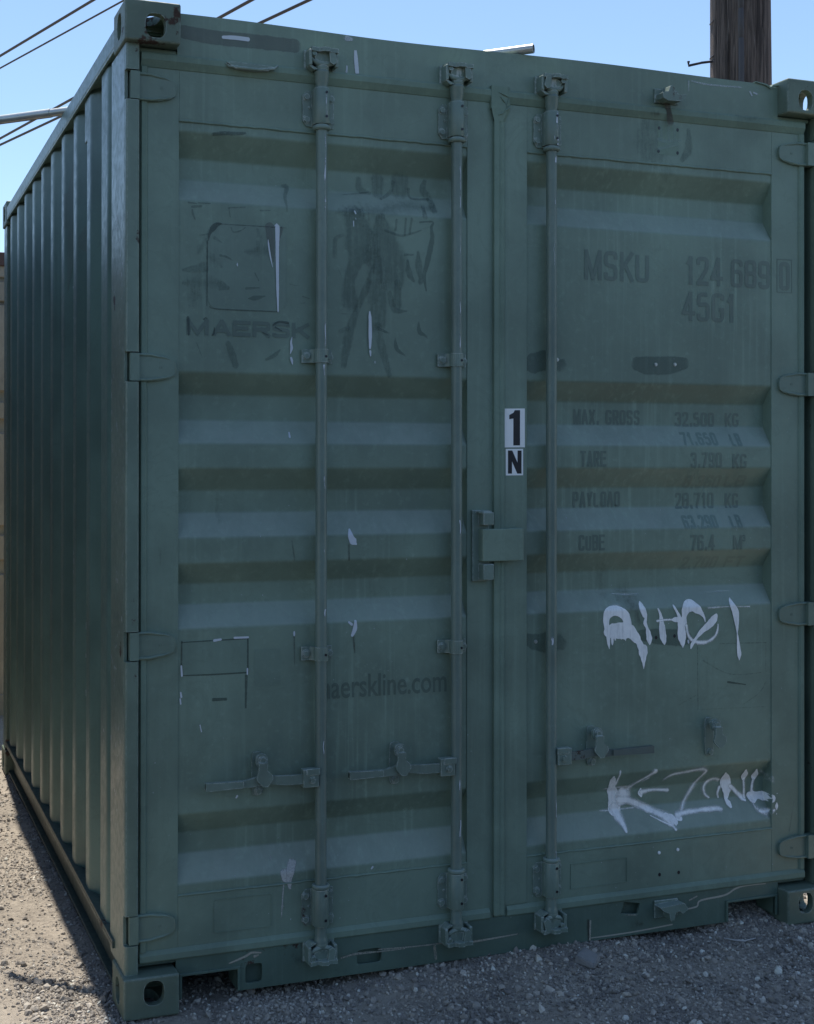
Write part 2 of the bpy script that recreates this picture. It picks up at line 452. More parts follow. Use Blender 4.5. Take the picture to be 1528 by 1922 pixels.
TAG_UPPER = [
    (1, [(1.6163,1.101,0.0233,0.35),(1.6348,1.1056,0.0233,0.35),(1.6503,1.1016,0.0234,0.35)]),
    (1, [(1.5933,1.073,0.0232,0.2),(1.5849,1.0661,0.0232,0.2)]),
    (0, [(1.6101,0.9681,0.0016,1),(1.6067,0.9921,0.0116,1),(1.6059,1.014,0.0174,1),(1.6004,1.0399,0.0194,1),(1.5983,1.0655,0.024,1),(1.6067,1.0853,0.0341,1),(1.6269,1.0929,0.0326,1),(1.6481,1.0899,0.0342,1),(1.6684,1.0767,0.0331,1),(1.6769,1.0587,0.0292,1),(1.6812,1.0438,0.0273,1),(1.682,1.0254,0.0312,1)]),
    (0, [(1.6059,1.025,0.0349,1),(1.6185,1.0263,0.0485,1),(1.6396,1.0272,0.0525,1),(1.6693,1.0259,0.0565,1),(1.6884,1.0233,0.0429,1)]),
    (0, [(1.6206,1.0134,0.0116,1),(1.6211,0.9914,0.0097,1),(1.6211,0.9804,0.0023,1)]),
    (0, [(1.6544,1.0119,0.0117,1),(1.6549,1.0009,0.0047,1),(1.6553,0.9972,0.0012,1)]),
    (0, [(1.6705,1.0112,0.0117,1),(1.671,0.9983,0.0047,1),(1.671,0.9921,0.0012,1)]),
    (0, [(1.6312,1.0093,0.0117,1),(1.632,0.9953,0.0039,1)]),
    (0, [(1.6841,1.0271,0.0429,1),(1.7076,1.004,0.0352,1),(1.7226,0.9849,0.0215,1),(1.729,0.9717,0.0254,1),(1.7367,0.9621,0.036,1),(1.7385,0.9491,0.0333,1),(1.7397,0.9306,0.0204,1),(1.7406,0.912,0.0086,1),(1.7406,0.8965,0.0012,1)]),
    (0, [(1.735,1.1179,0.0047,1),(1.7353,1.1091,0.0165,1),(1.7361,1.0968,0.0219,1),(1.744,1.0763,0.0196,1),(1.7483,1.0632,0.0094,1),(1.7453,1.0485,0.0141,1),(1.7526,1.0334,0.0094,1),(1.7582,1.0147,0.0177,1),(1.7621,0.996,0.022,1),(1.7634,0.9849,0.0141,1),(1.7638,0.9749,0.002,1)]),
    (0, [(1.7958,1.0936,0.0047,1),(1.7992,1.0872,0.0071,1),(1.8053,1.0739,0.0098,1),(1.8088,1.0534,0.0158,1),(1.8118,1.0272,0.0236,1),(1.8153,1.0011,0.026,1),(1.8197,0.9842,0.0158,1),(1.821,0.9718,0.002,1)]),
    (0.6, [(1.7919,1.0533,0.0094,0.8),(1.824,1.0554,0.0063,0.8),(1.8589,1.0551,0.0071,0.8)]),
    (0, [(1.851,1.0543,0.0055,1),(1.8589,1.0551,0.0166,1),(1.872,1.0546,0.0178,1)]),
    (0, [(1.8586,1.1024,0.0055,1),(1.8611,1.0941,0.0087,1),(1.8698,1.08,0.0087,1),(1.8786,1.0636,0.0127,1),(1.8852,1.0428,0.0277,1),(1.8874,1.0166,0.0301,1),(1.8896,0.994,0.0325,1),(1.8918,0.9771,0.0198,1),(1.8931,0.9595,0.002,1)]),
    (0, [(1.8962,1.0424,0.0238,1),(1.8975,1.0629,0.019,1),(1.9063,1.0887,0.0337,1),(1.9277,1.099,0.0414,1),(1.9492,1.0871,0.0303,1),(1.9669,1.0714,0.0152,1),(1.9772,1.0579,0.0072,1),(1.9816,1.0419,0.0032,1)]),
    (0.7, [(1.9063,1.0345,0.0119,0.75),(1.9116,1.008,0.0103,0.75),(1.9226,0.9896,0.0135,0.75),(1.9425,0.9774,0.0135,0.75),(1.9736,0.9734,0.0136,0.75),(2.0004,0.9797,0.012,0.75),(2.0228,0.9956,0.0096,0.75),(2.0317,1.0179,0.0072,0.75),(2.0326,1.033,0.004,0.75)]),
    (0, [(1.9244,0.9565,0.0056,1),(1.9279,0.9661,0.0119,1),(1.9337,0.9752,0.0119,1),(1.947,0.9915,0.0104,1),(1.9692,1.0131,0.0179,1),(1.9959,1.0315,0.0256,1),(2.0147,1.0488,0.028,1),(2.0237,1.0617,0.016,1),(2.0273,1.0687,0.0032,1)]),
    (0.9, [(1.9937,1.0892,0.0136,0.42),(2.0093,1.0898,0.0072,0.42),(2.0633,1.0904,0.0048,0.42),(2.1086,1.0895,0.0048,0.42),(2.1473,1.0881,0.0065,0.42),(2.1596,1.0881,0.0105,0.42)]),
    (0, [(2.0905,1.1175,0.004,1),(2.09,1.1095,0.0129,1),(2.0914,1.0951,0.0209,1),(2.1031,1.0719,0.0266,1),(2.1072,1.0451,0.0202,1),(2.1099,1.0184,0.0113,1),(2.1104,0.9994,0.004,1),(2.1131,0.9765,0.0089,1),(2.1163,0.9459,0.0145,1),(2.1185,0.9268,0.0169,1),(2.1185,0.9062,0.002,1)]),
    (1, [(1.6358,1.1456,0.0055,0.3),(1.6857,1.1423,0.0071,0.3),(1.7373,1.1424,0.0055,0.3)]),
    (1, [(1.9912,1.1398,0.0048,0.25),(2.1047,1.1409,0.0065,0.25)]),
]

TAG_LOWER = [
    (1, [(1.599,0.4294,0.006,0.4),(1.6319,0.4279,0.0096,0.4),(1.68,0.4285,0.0097,0.4),(1.7283,0.4284,0.0049,0.4)]),
    (1, [(1.6102,0.5013,0.006,0.4),(1.6336,0.5024,0.0096,0.4),(1.6765,0.503,0.0097,0.4),(1.7252,0.5017,0.0048,0.4)]),
    (0.7, [(1.6521,0.5651,0.0096,0.65),(1.6509,0.5412,0.0084,0.65),(1.6506,0.5151,0.012,0.65)]),
    (0, [(1.6308,0.5454,0.0084,1),(1.6322,0.5334,0.0216,1),(1.6394,0.509,0.0265,1),(1.6408,0.4983,0.0301,1),(1.6507,0.4809,0.0398,1),(1.6564,0.4554,0.0483,1),(1.6545,0.4307,0.0458,1)]),
    (0.5, [(1.6545,0.4348,0.0458,0.9),(1.6612,0.4133,0.0386,0.9),(1.6691,0.3941,0.0313,0.9),(1.6743,0.3788,0.0204,0.9),(1.678,0.3619,0.0108,0.9)]),
    (0.8, [(1.7875,0.5534,0.0206,0.9),(1.7807,0.5483,0.0182,0.7),(1.7615,0.5347,0.0157,0.6),(1.7342,0.5167,0.0169,0.5),(1.7114,0.4997,0.0242,0.5),(1.6925,0.4773,0.0424,0.7),(1.6804,0.4658,0.0544,0.9)]),
    (1, [(1.773,0.5298,0.0085,0.4),(1.753,0.5183,0.0085,0.4)]),
    (0.6, [(1.6828,0.4885,0.0363,0.9),(1.6891,0.4684,0.0665,0.9),(1.6804,0.4533,0.0363,0.9)]),
    (0.5, [(1.6708,0.4604,0.0302,0.85),(1.7094,0.4542,0.0279,0.85),(1.7482,0.437,0.028,0.85),(1.7885,0.418,0.028,0.85),(1.827,0.3998,0.0317,0.85),(1.8503,0.3878,0.039,0.85),(1.8658,0.379,0.0366,0.85)]),
    (0, [(1.8445,0.3928,0.0244,1),(1.8609,0.382,0.0354,1),(1.8726,0.3754,0.0244,1),(1.8717,0.3661,0.0049,1)]),
    (0.8, [(1.7835,0.4015,0.0061,0.6),(1.8256,0.3793,0.0061,0.6),(1.8557,0.3655,0.0134,0.6),(1.8664,0.3527,0.0134,0.6)]),
    (0, [(1.7569,0.4894,0.0049,1),(1.7564,0.4752,0.0219,1),(1.7598,0.4602,0.0036,1)]),
    (0.7, [(1.7603,0.4778,0.0207,0.7),(1.797,0.4818,0.0134,0.7),(1.8462,0.4777,0.0122,0.7),(1.862,0.4755,0.0184,0.7)]),
    (1, [(1.8361,0.5182,0.0159,0.5),(1.8596,0.5338,0.0159,0.5),(1.9163,0.5407,0.0159,0.5),(1.9693,0.5456,0.0184,0.5),(1.9942,0.5361,0.0173,0.5),(1.9825,0.5128,0.0173,0.5),(1.9607,0.48,0.0185,0.5),(1.9306,0.44,0.0185,0.5),(1.9046,0.403,0.0184,0.5),(1.8836,0.3915,0.0208,0.5)]),
    (0.3, [(1.8873,0.3874,0.0245,1),(1.8937,0.3842,0.0208,1)]),
    (0.7, [(1.8847,0.3951,0.0245,0.75),(1.9259,0.3994,0.0172,0.75),(1.9918,0.4017,0.0161,0.75),(2.0421,0.4011,0.0174,0.75),(2.0627,0.3987,0.0211,0.75)]),
    (0.9, [(2.0657,0.4953,0.0149,0.55),(2.0382,0.5003,0.0161,0.55),(2.0162,0.4903,0.0161,0.55),(2.0061,0.4719,0.0149,0.55),(2.0101,0.4502,0.0149,0.55),(2.0264,0.4369,0.0099,0.55)]),
    (1, [(2.0118,0.5028,0.0186,0.15),(1.996,0.4813,0.0186,0.15),(1.996,0.4515,0.0186,0.15)]),
    (0.6, [(2.0645,0.434,0.0087,0.7),(2.062,0.4501,0.0112,0.7),(2.0696,0.4688,0.0162,0.7)]),
    (0, [(2.0812,0.5194,0.0062,1),(2.088,0.5006,0.0324,1),(2.0937,0.484,0.0449,1),(2.0988,0.4599,0.035,1),(2.0978,0.4385,0.0212,1),(2.0948,0.4243,0.0125,1),(2.0999,0.4135,0.0199,1),(2.104,0.4031,0.0112,1)]),
    (0.5, [(2.1142,0.4681,0.02,0.85),(2.139,0.4457,0.0175,0.85),(2.163,0.4248,0.0238,0.85),(2.1702,0.4157,0.0088,0.85)]),
    (0, [(2.1621,0.5224,0.0087,1),(2.1667,0.5032,0.0263,1),(2.1684,0.4809,0.005,1)]),
    (0.8, [(2.169,0.4821,0.0126,0.6),(2.17,0.4583,0.0126,0.6),(2.1697,0.4263,0.0163,0.6)]),
    (0, [(2.2069,0.5218,0.0063,1),(2.2106,0.4991,0.0277,1),(2.2101,0.4792,0.005,1)]),
    (0.7, [(2.2074,0.4811,0.0126,0.7),(2.2022,0.4599,0.0151,0.7),(2.2012,0.4383,0.0189,0.7)]),
    (0, [(2.1918,0.4304,0.0251,1),(2.2,0.4266,0.0415,1),(2.2242,0.4287,0.0227,1),(2.2415,0.4258,0.0315,1),(2.2513,0.4239,0.0278,1)]),
    (0, [(2.1984,0.4221,0.0314,1),(2.2011,0.4121,0.005,1)]),
    (0.9, [(2.1957,0.4145,0.0163,0.45),(2.2002,0.3947,0.0213,0.45),(2.2151,0.3811,0.0175,0.45)]),
    (0.9, [(2.2151,0.3811,0.0175,0.6),(2.2318,0.3767,0.0289,0.6),(2.2606,0.3841,0.0151,0.6)]),
    (1, [(2.2222,0.5154,0.0188,0.22),(2.2497,0.5005,0.0189,0.22),(2.2509,0.4798,0.0253,0.22)]),
]

TAG_DRIP = [
    (0, [(2.2722,0.409,0.0026,1),(2.2712,0.397,0.013,1),(2.2717,0.3832,0.0022,1)]),
    (0, [(2.2707,0.3725,0.0026,1),(2.2712,0.3672,0.0013,1)]),
    (0, [(2.2733,0.4414,0.0026,1),(2.2728,0.438,0.0013,1)]),
]

SMEAR_MIDDLE = [
    (0.6, [(0.6593,2.3376,0.0143,0.5),(0.6898,2.3468,0.0431,0.5),(0.7249,2.3513,0.0576,0.5),(0.7944,2.3544,0.0628,0.5),(0.8769,2.3764,0.0439,0.5),(0.9875,2.3765,0.0345,0.5)]),
    (0.4, [(0.716,2.3377,0.0623,0.6),(0.7237,2.3026,0.072,0.6),(0.7332,2.2676,0.0912,0.6),(0.7333,2.2213,0.0912,0.6),(0.7181,2.185,0.0384,0.6),(0.6992,2.1308,0.0335,0.6),(0.7031,2.06,0.0479,0.6)]),
    (0.4, [(0.8002,2.3324,0.029,0.6),(0.8079,2.2792,0.0725,0.6),(0.8195,2.2368,0.0871,0.6),(0.8312,2.1908,0.0968,0.6),(0.839,2.1446,0.0824,0.6)]),
    (0.4, [(0.7734,2.2307,0.0434,0.5),(0.785,2.1527,0.0531,0.5),(0.7927,2.0815,0.0531,0.5),(0.7967,1.9994,0.0338,0.5)]),
    (0.3, [(0.8584,2.1311,0.0291,0.6),(0.8565,2.0663,0.0364,0.6)]),
    (0.3, [(0.8313,2.1011,0.0194,0.6),(0.8468,2.0515,0.0242,0.6),(0.8897,2.0482,0.0049,0.6)]),
    (0.3, [(0.7811,2.1882,0.0096,0.5),(0.7544,2.1155,0.0289,0.5),(0.7277,2.0539,0.024,0.5),(0.7088,2.0069,0.0335,0.5),(0.6937,1.9532,0.0383,0.5),(0.6806,1.8749,0.0239,0.5)]),
    (0.3, [(0.9326,2.3264,0.0068,0.8),(0.976,2.3298,0.0078,0.8),(0.9713,2.3107,0.0118,0.8),(0.9753,2.2818,0.0176,0.8),(0.9682,2.2451,0.0225,0.8),(0.9564,2.1973,0.0196,0.8),(0.9477,2.1606,0.0147,0.8),(0.9545,2.1138,0.0059,0.8)]),
    (0.3, [(0.9268,2.2338,0.0098,0.6),(0.9288,2.1886,0.0303,0.6),(0.9359,2.1528,0.0176,0.6),(0.9347,2.1401,0.0215,0.6)]),
    (0.3, [(0.8915,2.2048,0.0097,0.6),(0.8974,2.1654,0.0273,0.6),(0.9131,2.1409,0.0097,0.6)]),
    (0.4, [(0.6782,2.2715,0.0076,0.4),(0.6538,2.2559,0.0114,0.4),(0.652,2.2027,0.0143,0.4)]),
    (0.4, [(0.789,1.9956,0.0289,0.45),(0.8044,1.9389,0.0251,0.45),(0.8315,1.8464,0.0136,0.45)]),
    (0.3, [(0.9289,2.0223,0.0039,0.8),(0.9309,1.9862,0.0176,0.8),(0.9487,1.9759,0.0098,0.8),(0.9605,1.9636,0.0039,0.8)]),
    (0.3, [(0.85,1.969,0.0039,0.8),(0.8547,1.9314,0.0165,0.8),(0.8859,1.9089,0.0039,0.8)]),
    (0.3, [(0.7928,1.9921,0.0116,0.8),(0.8159,1.9822,0.0097,0.8),(0.8334,1.9763,0.0039,0.8)]),
    (0.4, [(0.7448,2.4572,0.0145,0.5),(0.7487,2.4252,0.0194,0.5),(0.7834,2.4132,0.0078,0.5)]),
    (0.4, [(0.8067,2.4618,0.0341,0.5),(0.8076,2.4072,0.0292,0.5)]),
    (0.4, [(0.8848,2.464,0.054,0.5),(0.8809,2.4201,0.0441,0.5)]),
    (0.4, [(0.8613,2.455,0.0098,0.5),(0.8496,2.4215,0.0098,0.5),(0.8149,2.3957,0.0049,0.5)]),
    (0.3, [(0.9125,2.4369,0.0128,0.6),(0.9194,2.4078,0.0098,0.6),(0.9792,2.4083,0.0099,0.6)]),
    (0.4, [(0.968,2.4665,0.0099,0.5),(0.9601,2.4366,0.0197,0.5),(0.98,2.4124,0.0198,0.5),(0.9866,2.3643,0.0177,0.5)]),
    (0.3, [(0.6894,2.402,0.0048,0.5),(0.7406,2.41,0.0068,0.5),(0.7757,2.4163,0.0049,0.5)]),
    (0.3, [(0.9521,2.3779,0.0147,0.6),(0.9503,2.342,0.0196,0.6)]),
    (0.3, [(0.8543,2.3287,0.0087,0.6),(0.8505,2.2961,0.0087,0.6)]),
    (0.3, [(0.8855,2.3343,0.0088,0.6),(0.8816,2.2835,0.0088,0.6)]),
    (0.3, [(0.9051,2.3355,0.0088,0.6),(0.8973,2.2881,0.0088,0.6)]),
    (0.3, [(0.8156,2.294,0.0087,0.6),(0.866,2.2808,0.0097,0.6),(0.9012,2.2883,0.0078,0.6),(0.9365,2.3013,0.0049,0.6)]),
    (0.3, [(0.8817,2.2223,0.0097,0.6),(0.9091,2.2238,0.0068,0.6)]),
    (0.3, [(0.6672,2.0319,0.0038,0.7),(0.6974,2.0313,0.0038,0.7)]),
    (0.4, [(0.6673,1.9771,0.0115,0.4),(0.6975,1.9888,0.0115,0.4)]),
    (0.3, [(0.6595,2.1713,0.0048,0.4),(0.6746,2.1438,0.0038,0.4)]),
]

SMEAR_LOGO = [
    (0.5, [(0.251,2.2354,0.0079,0.4),(0.2348,2.2091,0.0237,0.4),(0.2251,2.1896,0.0079,0.4)]),
    (0.4, [(0.1801,2.1399,0.0055,0.5),(0.2155,2.1448,0.0197,0.5),(0.2479,2.1528,0.0277,0.5)]),
    (0.5, [(0.1801,2.1021,0.0079,0.5),(0.2253,2.1074,0.0514,0.5),(0.2806,2.1068,0.0357,0.5)]),
    (0.6, [(0.2156,2.069,0.0632,0.4),(0.2092,2.0371,0.0237,0.4)]),
    (0.5, [(0.2576,2.1818,0.0357,0.4),(0.287,2.1675,0.0437,0.4),(0.2969,2.1553,0.0159,0.4)]),
    (0.4, [(0.2937,2.101,0.0278,0.5),(0.32,2.0927,0.008,0.5)]),
    (0.3, [(0.2936,2.1885,0.0095,0.6),(0.3133,2.1848,0.0072,0.6),(0.3347,2.1732,0.0032,0.6)]),
    (0.5, [(0.3694,2.2038,0.012,0.5),(0.4262,2.207,0.0483,0.5)]),
    (0.5, [(0.406,2.2734,0.008,0.4),(0.4161,2.245,0.0241,0.4),(0.4094,2.2189,0.0241,0.4)]),
    (0.3, [(0.3796,2.065,0.004,0.8),(0.3996,2.0674,0.0177,0.8),(0.4314,2.0746,0.004,0.8)]),
    (0.3, [(0.3729,2.0951,0.0104,0.6),(0.4129,2.0985,0.0048,0.6)]),
    (0.3, [(0.3995,2.1413,0.0056,0.6),(0.4112,2.1194,0.004,0.6)]),
    (0.3, [(0.1974,2.338,0.0063,0.9),(0.2217,2.3364,0.0047,0.9)]),
    (0.3, [(0.2265,2.3384,0.004,0.9),(0.2623,2.3392,0.0048,0.9)]),
    (0.3, [(0.2088,2.3261,0.0087,0.9),(0.2346,2.3294,0.0095,0.9)]),
    (0.3, [(0.2088,2.3182,0.0055,0.8),(0.2104,2.3057,0.0087,0.8),(0.2169,2.2903,0.0055,0.8)]),
    (0.3, [(0.3169,1.93,0.0199,0.6),(0.3268,1.908,0.0263,0.6),(0.3401,1.8669,0.0239,0.6)]),
    (0.3, [(0.2191,1.9364,0.0039,0.5),(0.2418,1.8802,0.0032,0.5)]),
    (0.3, [(0.4333,1.8854,0.008,0.7),(0.4602,1.899,0.0161,0.7),(0.4771,1.9156,0.0057,0.7)]),
    (0.3, [(0.3196,2.3303,0.0056,0.5),(0.3692,2.3352,0.0056,0.5)]),
    (0.3, [(0.3196,2.3287,0.0056,0.5),(0.323,2.3034,0.004,0.5)]),
    (0.3, [(0.4159,2.3286,0.0064,0.5),(0.4462,2.3306,0.004,0.5)]),
    (0.3, [(0.498,2.4156,0.0122,0.6),(0.5117,2.4133,0.0163,0.6),(0.4988,2.3761,0.0122,0.6),(0.4986,2.3308,0.0049,0.6)]),
    (0.3, [(0.5074,2.1142,0.004,0.5),(0.5278,2.1103,0.0032,0.5),(0.5449,2.1127,0.0024,0.5)]),
    (0.3, [(0.5347,2.057,0.0032,0.6),(0.5553,2.0595,0.0041,0.6)]),
    (0.3, [(0.5484,2.0787,0.0049,0.6),(0.569,2.0731,0.0041,0.6)]),
    (0.3, [(0.3263,2.2717,0.0056,0.5),(0.3329,2.2593,0.0056,0.5),(0.3528,2.2637,0.0056,0.5),(0.3693,2.2743,0.004,0.5)]),
    (0.3, [(0.2738,2.2399,0.0119,0.5),(0.2968,2.2269,0.0056,0.5)]),
    (0.3, [(0.2315,2.2437,0.0055,0.5),(0.2543,2.2482,0.0063,0.5)]),
]

LOGO_TEAR = [
    (0, [(0.2576,2.2294,0.0019,1),(0.2601,2.2486,0.0082,1),(0.2722,2.2684,0.0178,1),(0.2836,2.2792,0.014,1),(0.2974,2.282,0.0032,1)]),
]

LOGO_TEAR_DARK = [
    (0, [(0.4827,2.2813,0.0084,1),(0.48,2.2649,0.0065,1),(0.476,2.2485,0.0026,1)]),
    (0, [(0.4446,2.2805,0.029,1),(0.448,2.2404,0.0226,1),(0.4531,2.2085,0.0129,1),(0.4565,2.1764,0.0032,1)]),
]

LETTER_TEAR = [
    (0, [(0.1964,2.0019,0.0082,1),(0.198,1.9799,0.0082,1),(0.199,1.9515,0.005,1)]),
    (0, [(0.2416,1.9973,0.0032,1),(0.2498,2.0033,0.0044,1),(0.2546,1.9994,0.0025,1)]),
    (0, [(0.2759,1.9763,0.0032,1),(0.2743,1.9572,0.0063,1),(0.2678,1.9523,0.0032,1)]),
    (0, [(0.4231,1.9671,0.0032,1),(0.4416,1.9581,0.0032,1)]),
    (0, [(0.4567,1.9892,0.0045,1),(0.4736,1.9995,0.0065,1),(0.5034,1.9974,0.0071,1)]),
    (0, [(0.4635,1.983,0.0045,1),(0.4838,1.9724,0.0032,1)]),
]

CHIPS = [
    (0, [(0.4614,2.2858,0.0045,1),(0.4682,2.2836,0.0142,1),(0.4683,2.2093,0.011,1),(0.4694,2.1124,0.009,1),(0.4709,2.035,0.0045,1),(0.4712,2.0301,0.0026,1)]),
    (0, [(0.4396,2.2432,0.0013,1),(0.4413,2.2271,0.0045,1),(0.4464,2.1952,0.0045,1),(0.4538,2.1617,0.0013,1)]),
    (0, [(0.3453,2.169,0.001,1),(0.3446,2.1641,0.0042,1),(0.346,2.1584,0.001,1)]),
    (0, [(0.5151,1.9557,0.0016,1),(0.5117,1.9393,0.0058,1),(0.5137,1.9232,0.0084,1),(0.5093,1.9052,0.0026,1)]),
    (0, [(0.5121,1.8923,0.0071,1),(0.5145,1.8843,0.0078,1),(0.5165,1.873,0.0016,1)]),
]

CHIPS_B = [
    (0, [(0.764,2.0404,0.005,1),(0.7652,2.0197,0.01,1),(0.766,1.9734,0.0114,1),(0.7653,1.9341,0.0078,1),(0.7645,1.9269,0.0029,1)]),
    (0, [(0.766,1.9199,0.0071,1),(0.7672,1.9049,0.0036,1)]),
    (0, [(0.7814,1.8899,0.0029,1),(0.7818,1.8828,0.0014,1)]),
    (0, [(0.715,2.3455,0.005,1),(0.7179,2.3385,0.0043,1)]),
    (0, [(0.7107,2.316,0.0036,1),(0.7115,2.2983,0.0028,1)]),
    (0, [(0.7172,2.3253,0.0021,1),(0.7191,2.3201,0.0014,1)]),
]

CHIPS_C = [
    (0, [(0.7034,1.3748,0.0065,1),(0.704,1.3557,0.0178,1),(0.7127,1.3393,0.0244,1),(0.7214,1.331,0.0065,1)]),
    (0, [(0.6991,1.0932,0.0065,1),(0.7078,1.0863,0.0081,1)]),
    (0, [(0.7201,1.0955,0.0081,1),(0.7182,1.0729,0.0146,1),(0.7096,1.0538,0.0097,1)]),
    (0, [(0.5236,1.0716,0.0048,1),(0.5236,1.0652,0.0064,1),(0.5236,1.0588,0.0032,1)]),
    (0, [(0.5135,1.6693,0.0048,1),(0.5129,1.6564,0.0064,1)]),
    (0, [(1.9135,0.9829,0.0054,1),(1.9156,0.9756,0.0072,1)]),
    (0, [(1.4897,1.0108,0.0052,1),(1.4897,1.0108,0.0052,1)]),
    (0, [(0.1768,0.91,0.0046,1),(0.1784,0.8976,0.0062,1)]),
    (0, [(0.1752,0.8915,0.0046,1),(0.1768,0.8775,0.0046,1)]),
    (0, [(0.3473,0.5952,0.0063,1),(0.344,0.5907,0.0047,1)]),
    (0, [(0.7766,0.3417,0.0065,1),(0.7731,0.3372,0.0049,1)]),
    (0, [(0.3385,1.0623,0.0063,1),(0.3793,1.0621,0.0063,1)]),
    (0, [(0.2963,1.0595,0.0063,1),(0.277,1.0572,0.0078,1)]),
    (0, [(0.3778,0.9691,0.0047,1),(0.3778,0.9534,0.0047,1)]),
    (0, [(0.2341,0.8133,0.0031,1),(0.2389,0.7912,0.0031,1)]),
    (0, [(0.1782,0.9874,0.0046,1),(0.1799,0.9594,0.0062,1)]),
]

BIRD_DROPPING = [
    (0.4, [(0.492,0.3559,0.0191,0.8),(0.4971,0.3379,0.0223,0.8),(0.5038,0.326,0.0096,0.8)]),
    (0.4, [(0.5238,0.3797,0.0223,0.75),(0.5138,0.3568,0.0223,0.75),(0.5088,0.3255,0.0127,0.75),(0.5105,0.3046,0.0048,0.75)]),
    (0.3, [(0.4904,0.3195,0.0048,0.7),(0.4855,0.2565,0.0048,0.7),(0.4839,0.217,0.0032,0.7)]),
    (0.3, [(0.4871,0.2722,0.0032,0.7),(0.4922,0.2431,0.0032,0.7)]),
    (0.3, [(0.4587,0.399,0.0048,0.6),(0.4538,0.3837,0.0032,0.6)]),
]

TOUCH_UP = [
    (0.1, [(1.7182,1.9064,0.0529,1),(1.7552,1.902,0.0637,1),(1.8275,1.9039,0.0676,1),(1.8945,1.9127,0.0501,1)]),
    (0.15, [(1.7348,1.0086,0.0423,0.75),(1.8069,1.0001,0.0603,0.75),(1.8799,0.9933,0.0642,0.75),(1.9114,0.9901,0.0465,0.75)]),
    (1, [(1.9363,1.2064,0.0036,0),(1.9363,1.2046,0.0036,0)]),
]

TOUCH_UP_ROD = [
    (0.15, [(1.3047,1.8939,0.0444,1),(1.3277,1.8979,0.0718,1),(1.3701,1.9093,0.072,1)]),
    (0.2, [(1.309,1.0137,0.0443,0.7),(1.3378,1.0039,0.0581,0.7),(1.3706,1.0007,0.0754,0.7)]),
    (0.3, [(1.4167,1.9037,0.0344,0.8),(1.4245,1.897,0.0586,0.8)]),
    (0.4, [(1.4172,1.0003,0.0516,0.6),(1.4367,0.9907,0.0345,0.6)]),
]

SCUFF = [
    (0.4, [(1.7654,2.7058,0.0708,0.4),(1.7633,2.6472,0.0991,0.4),(1.7881,2.6014,0.0886,0.4)]),
    (0.3, [(1.9133,2.6956,0.0215,0.5),(1.9134,2.6329,0.0394,0.5),(1.8881,2.5951,0.0214,0.5)]),
    (0.6, [(1.8358,2.5464,0.0712,0.3),(1.8421,2.5736,0.0178,0.3)]),
]

SCRAPE = [
    (0.3, [(1.7943,2.6551,0.0177,0.5),(1.8358,2.6515,0.0178,0.5),(1.8818,2.6589,0.0107,0.5)]),
    (0.3, [(1.7943,2.6232,0.0142,0.5),(1.8671,2.6434,0.0143,0.5)]),
    (0.3, [(1.8046,2.6951,0.0178,0.4),(1.8088,2.6563,0.0142,0.4)]),
    (0.3, [(1.8337,2.7047,0.0142,0.4),(1.8358,2.6586,0.0142,0.4)]),
    (0.3, [(1.8588,2.7069,0.0143,0.4),(1.8588,2.6605,0.0143,0.4)]),
]

HEADER_MARKS = [
    (0, [(0.3004,2.8303,0.0094,1),(0.3345,2.8325,0.0126,1),(0.3753,2.8323,0.0126,1)]),
    (0.1, [(0.7161,2.834,0.0097,0.9),(0.7179,2.8081,0.0146,0.9),(0.7214,2.7695,0.0146,0.9)]),
    (0.2, [(0.6884,2.7856,0.0065,0.7),(0.6867,2.7659,0.0065,0.7)]),
    (0.3, [(0.6866,2.8698,0.0227,0.6),(0.7039,2.8684,0.013,0.6)]),
    (0.2, [(1.9119,2.8616,0.0072,0.4),(1.9119,2.8293,0.0054,0.4)]),
    (0.2, [(1.9225,2.8626,0.0054,0.45),(1.9925,2.857,0.0072,0.45),(2.1218,2.8606,0.0055,0.45)]),
    (0.1, [(2.1589,2.8496,0.0073,0.6),(2.1677,2.8358,0.0055,0.6)]),
    (0.1, [(2.1742,2.8474,0.0073,0.6),(2.1896,2.8434,0.0055,0.6)]),
]

HEADER_LABEL = [
    (0.15, [(0.182,2.8328,0.0434,1),(0.2698,2.8269,0.0469,1),(0.3835,2.8284,0.0474,1),(0.5213,2.8292,0.0447,1)]),
]

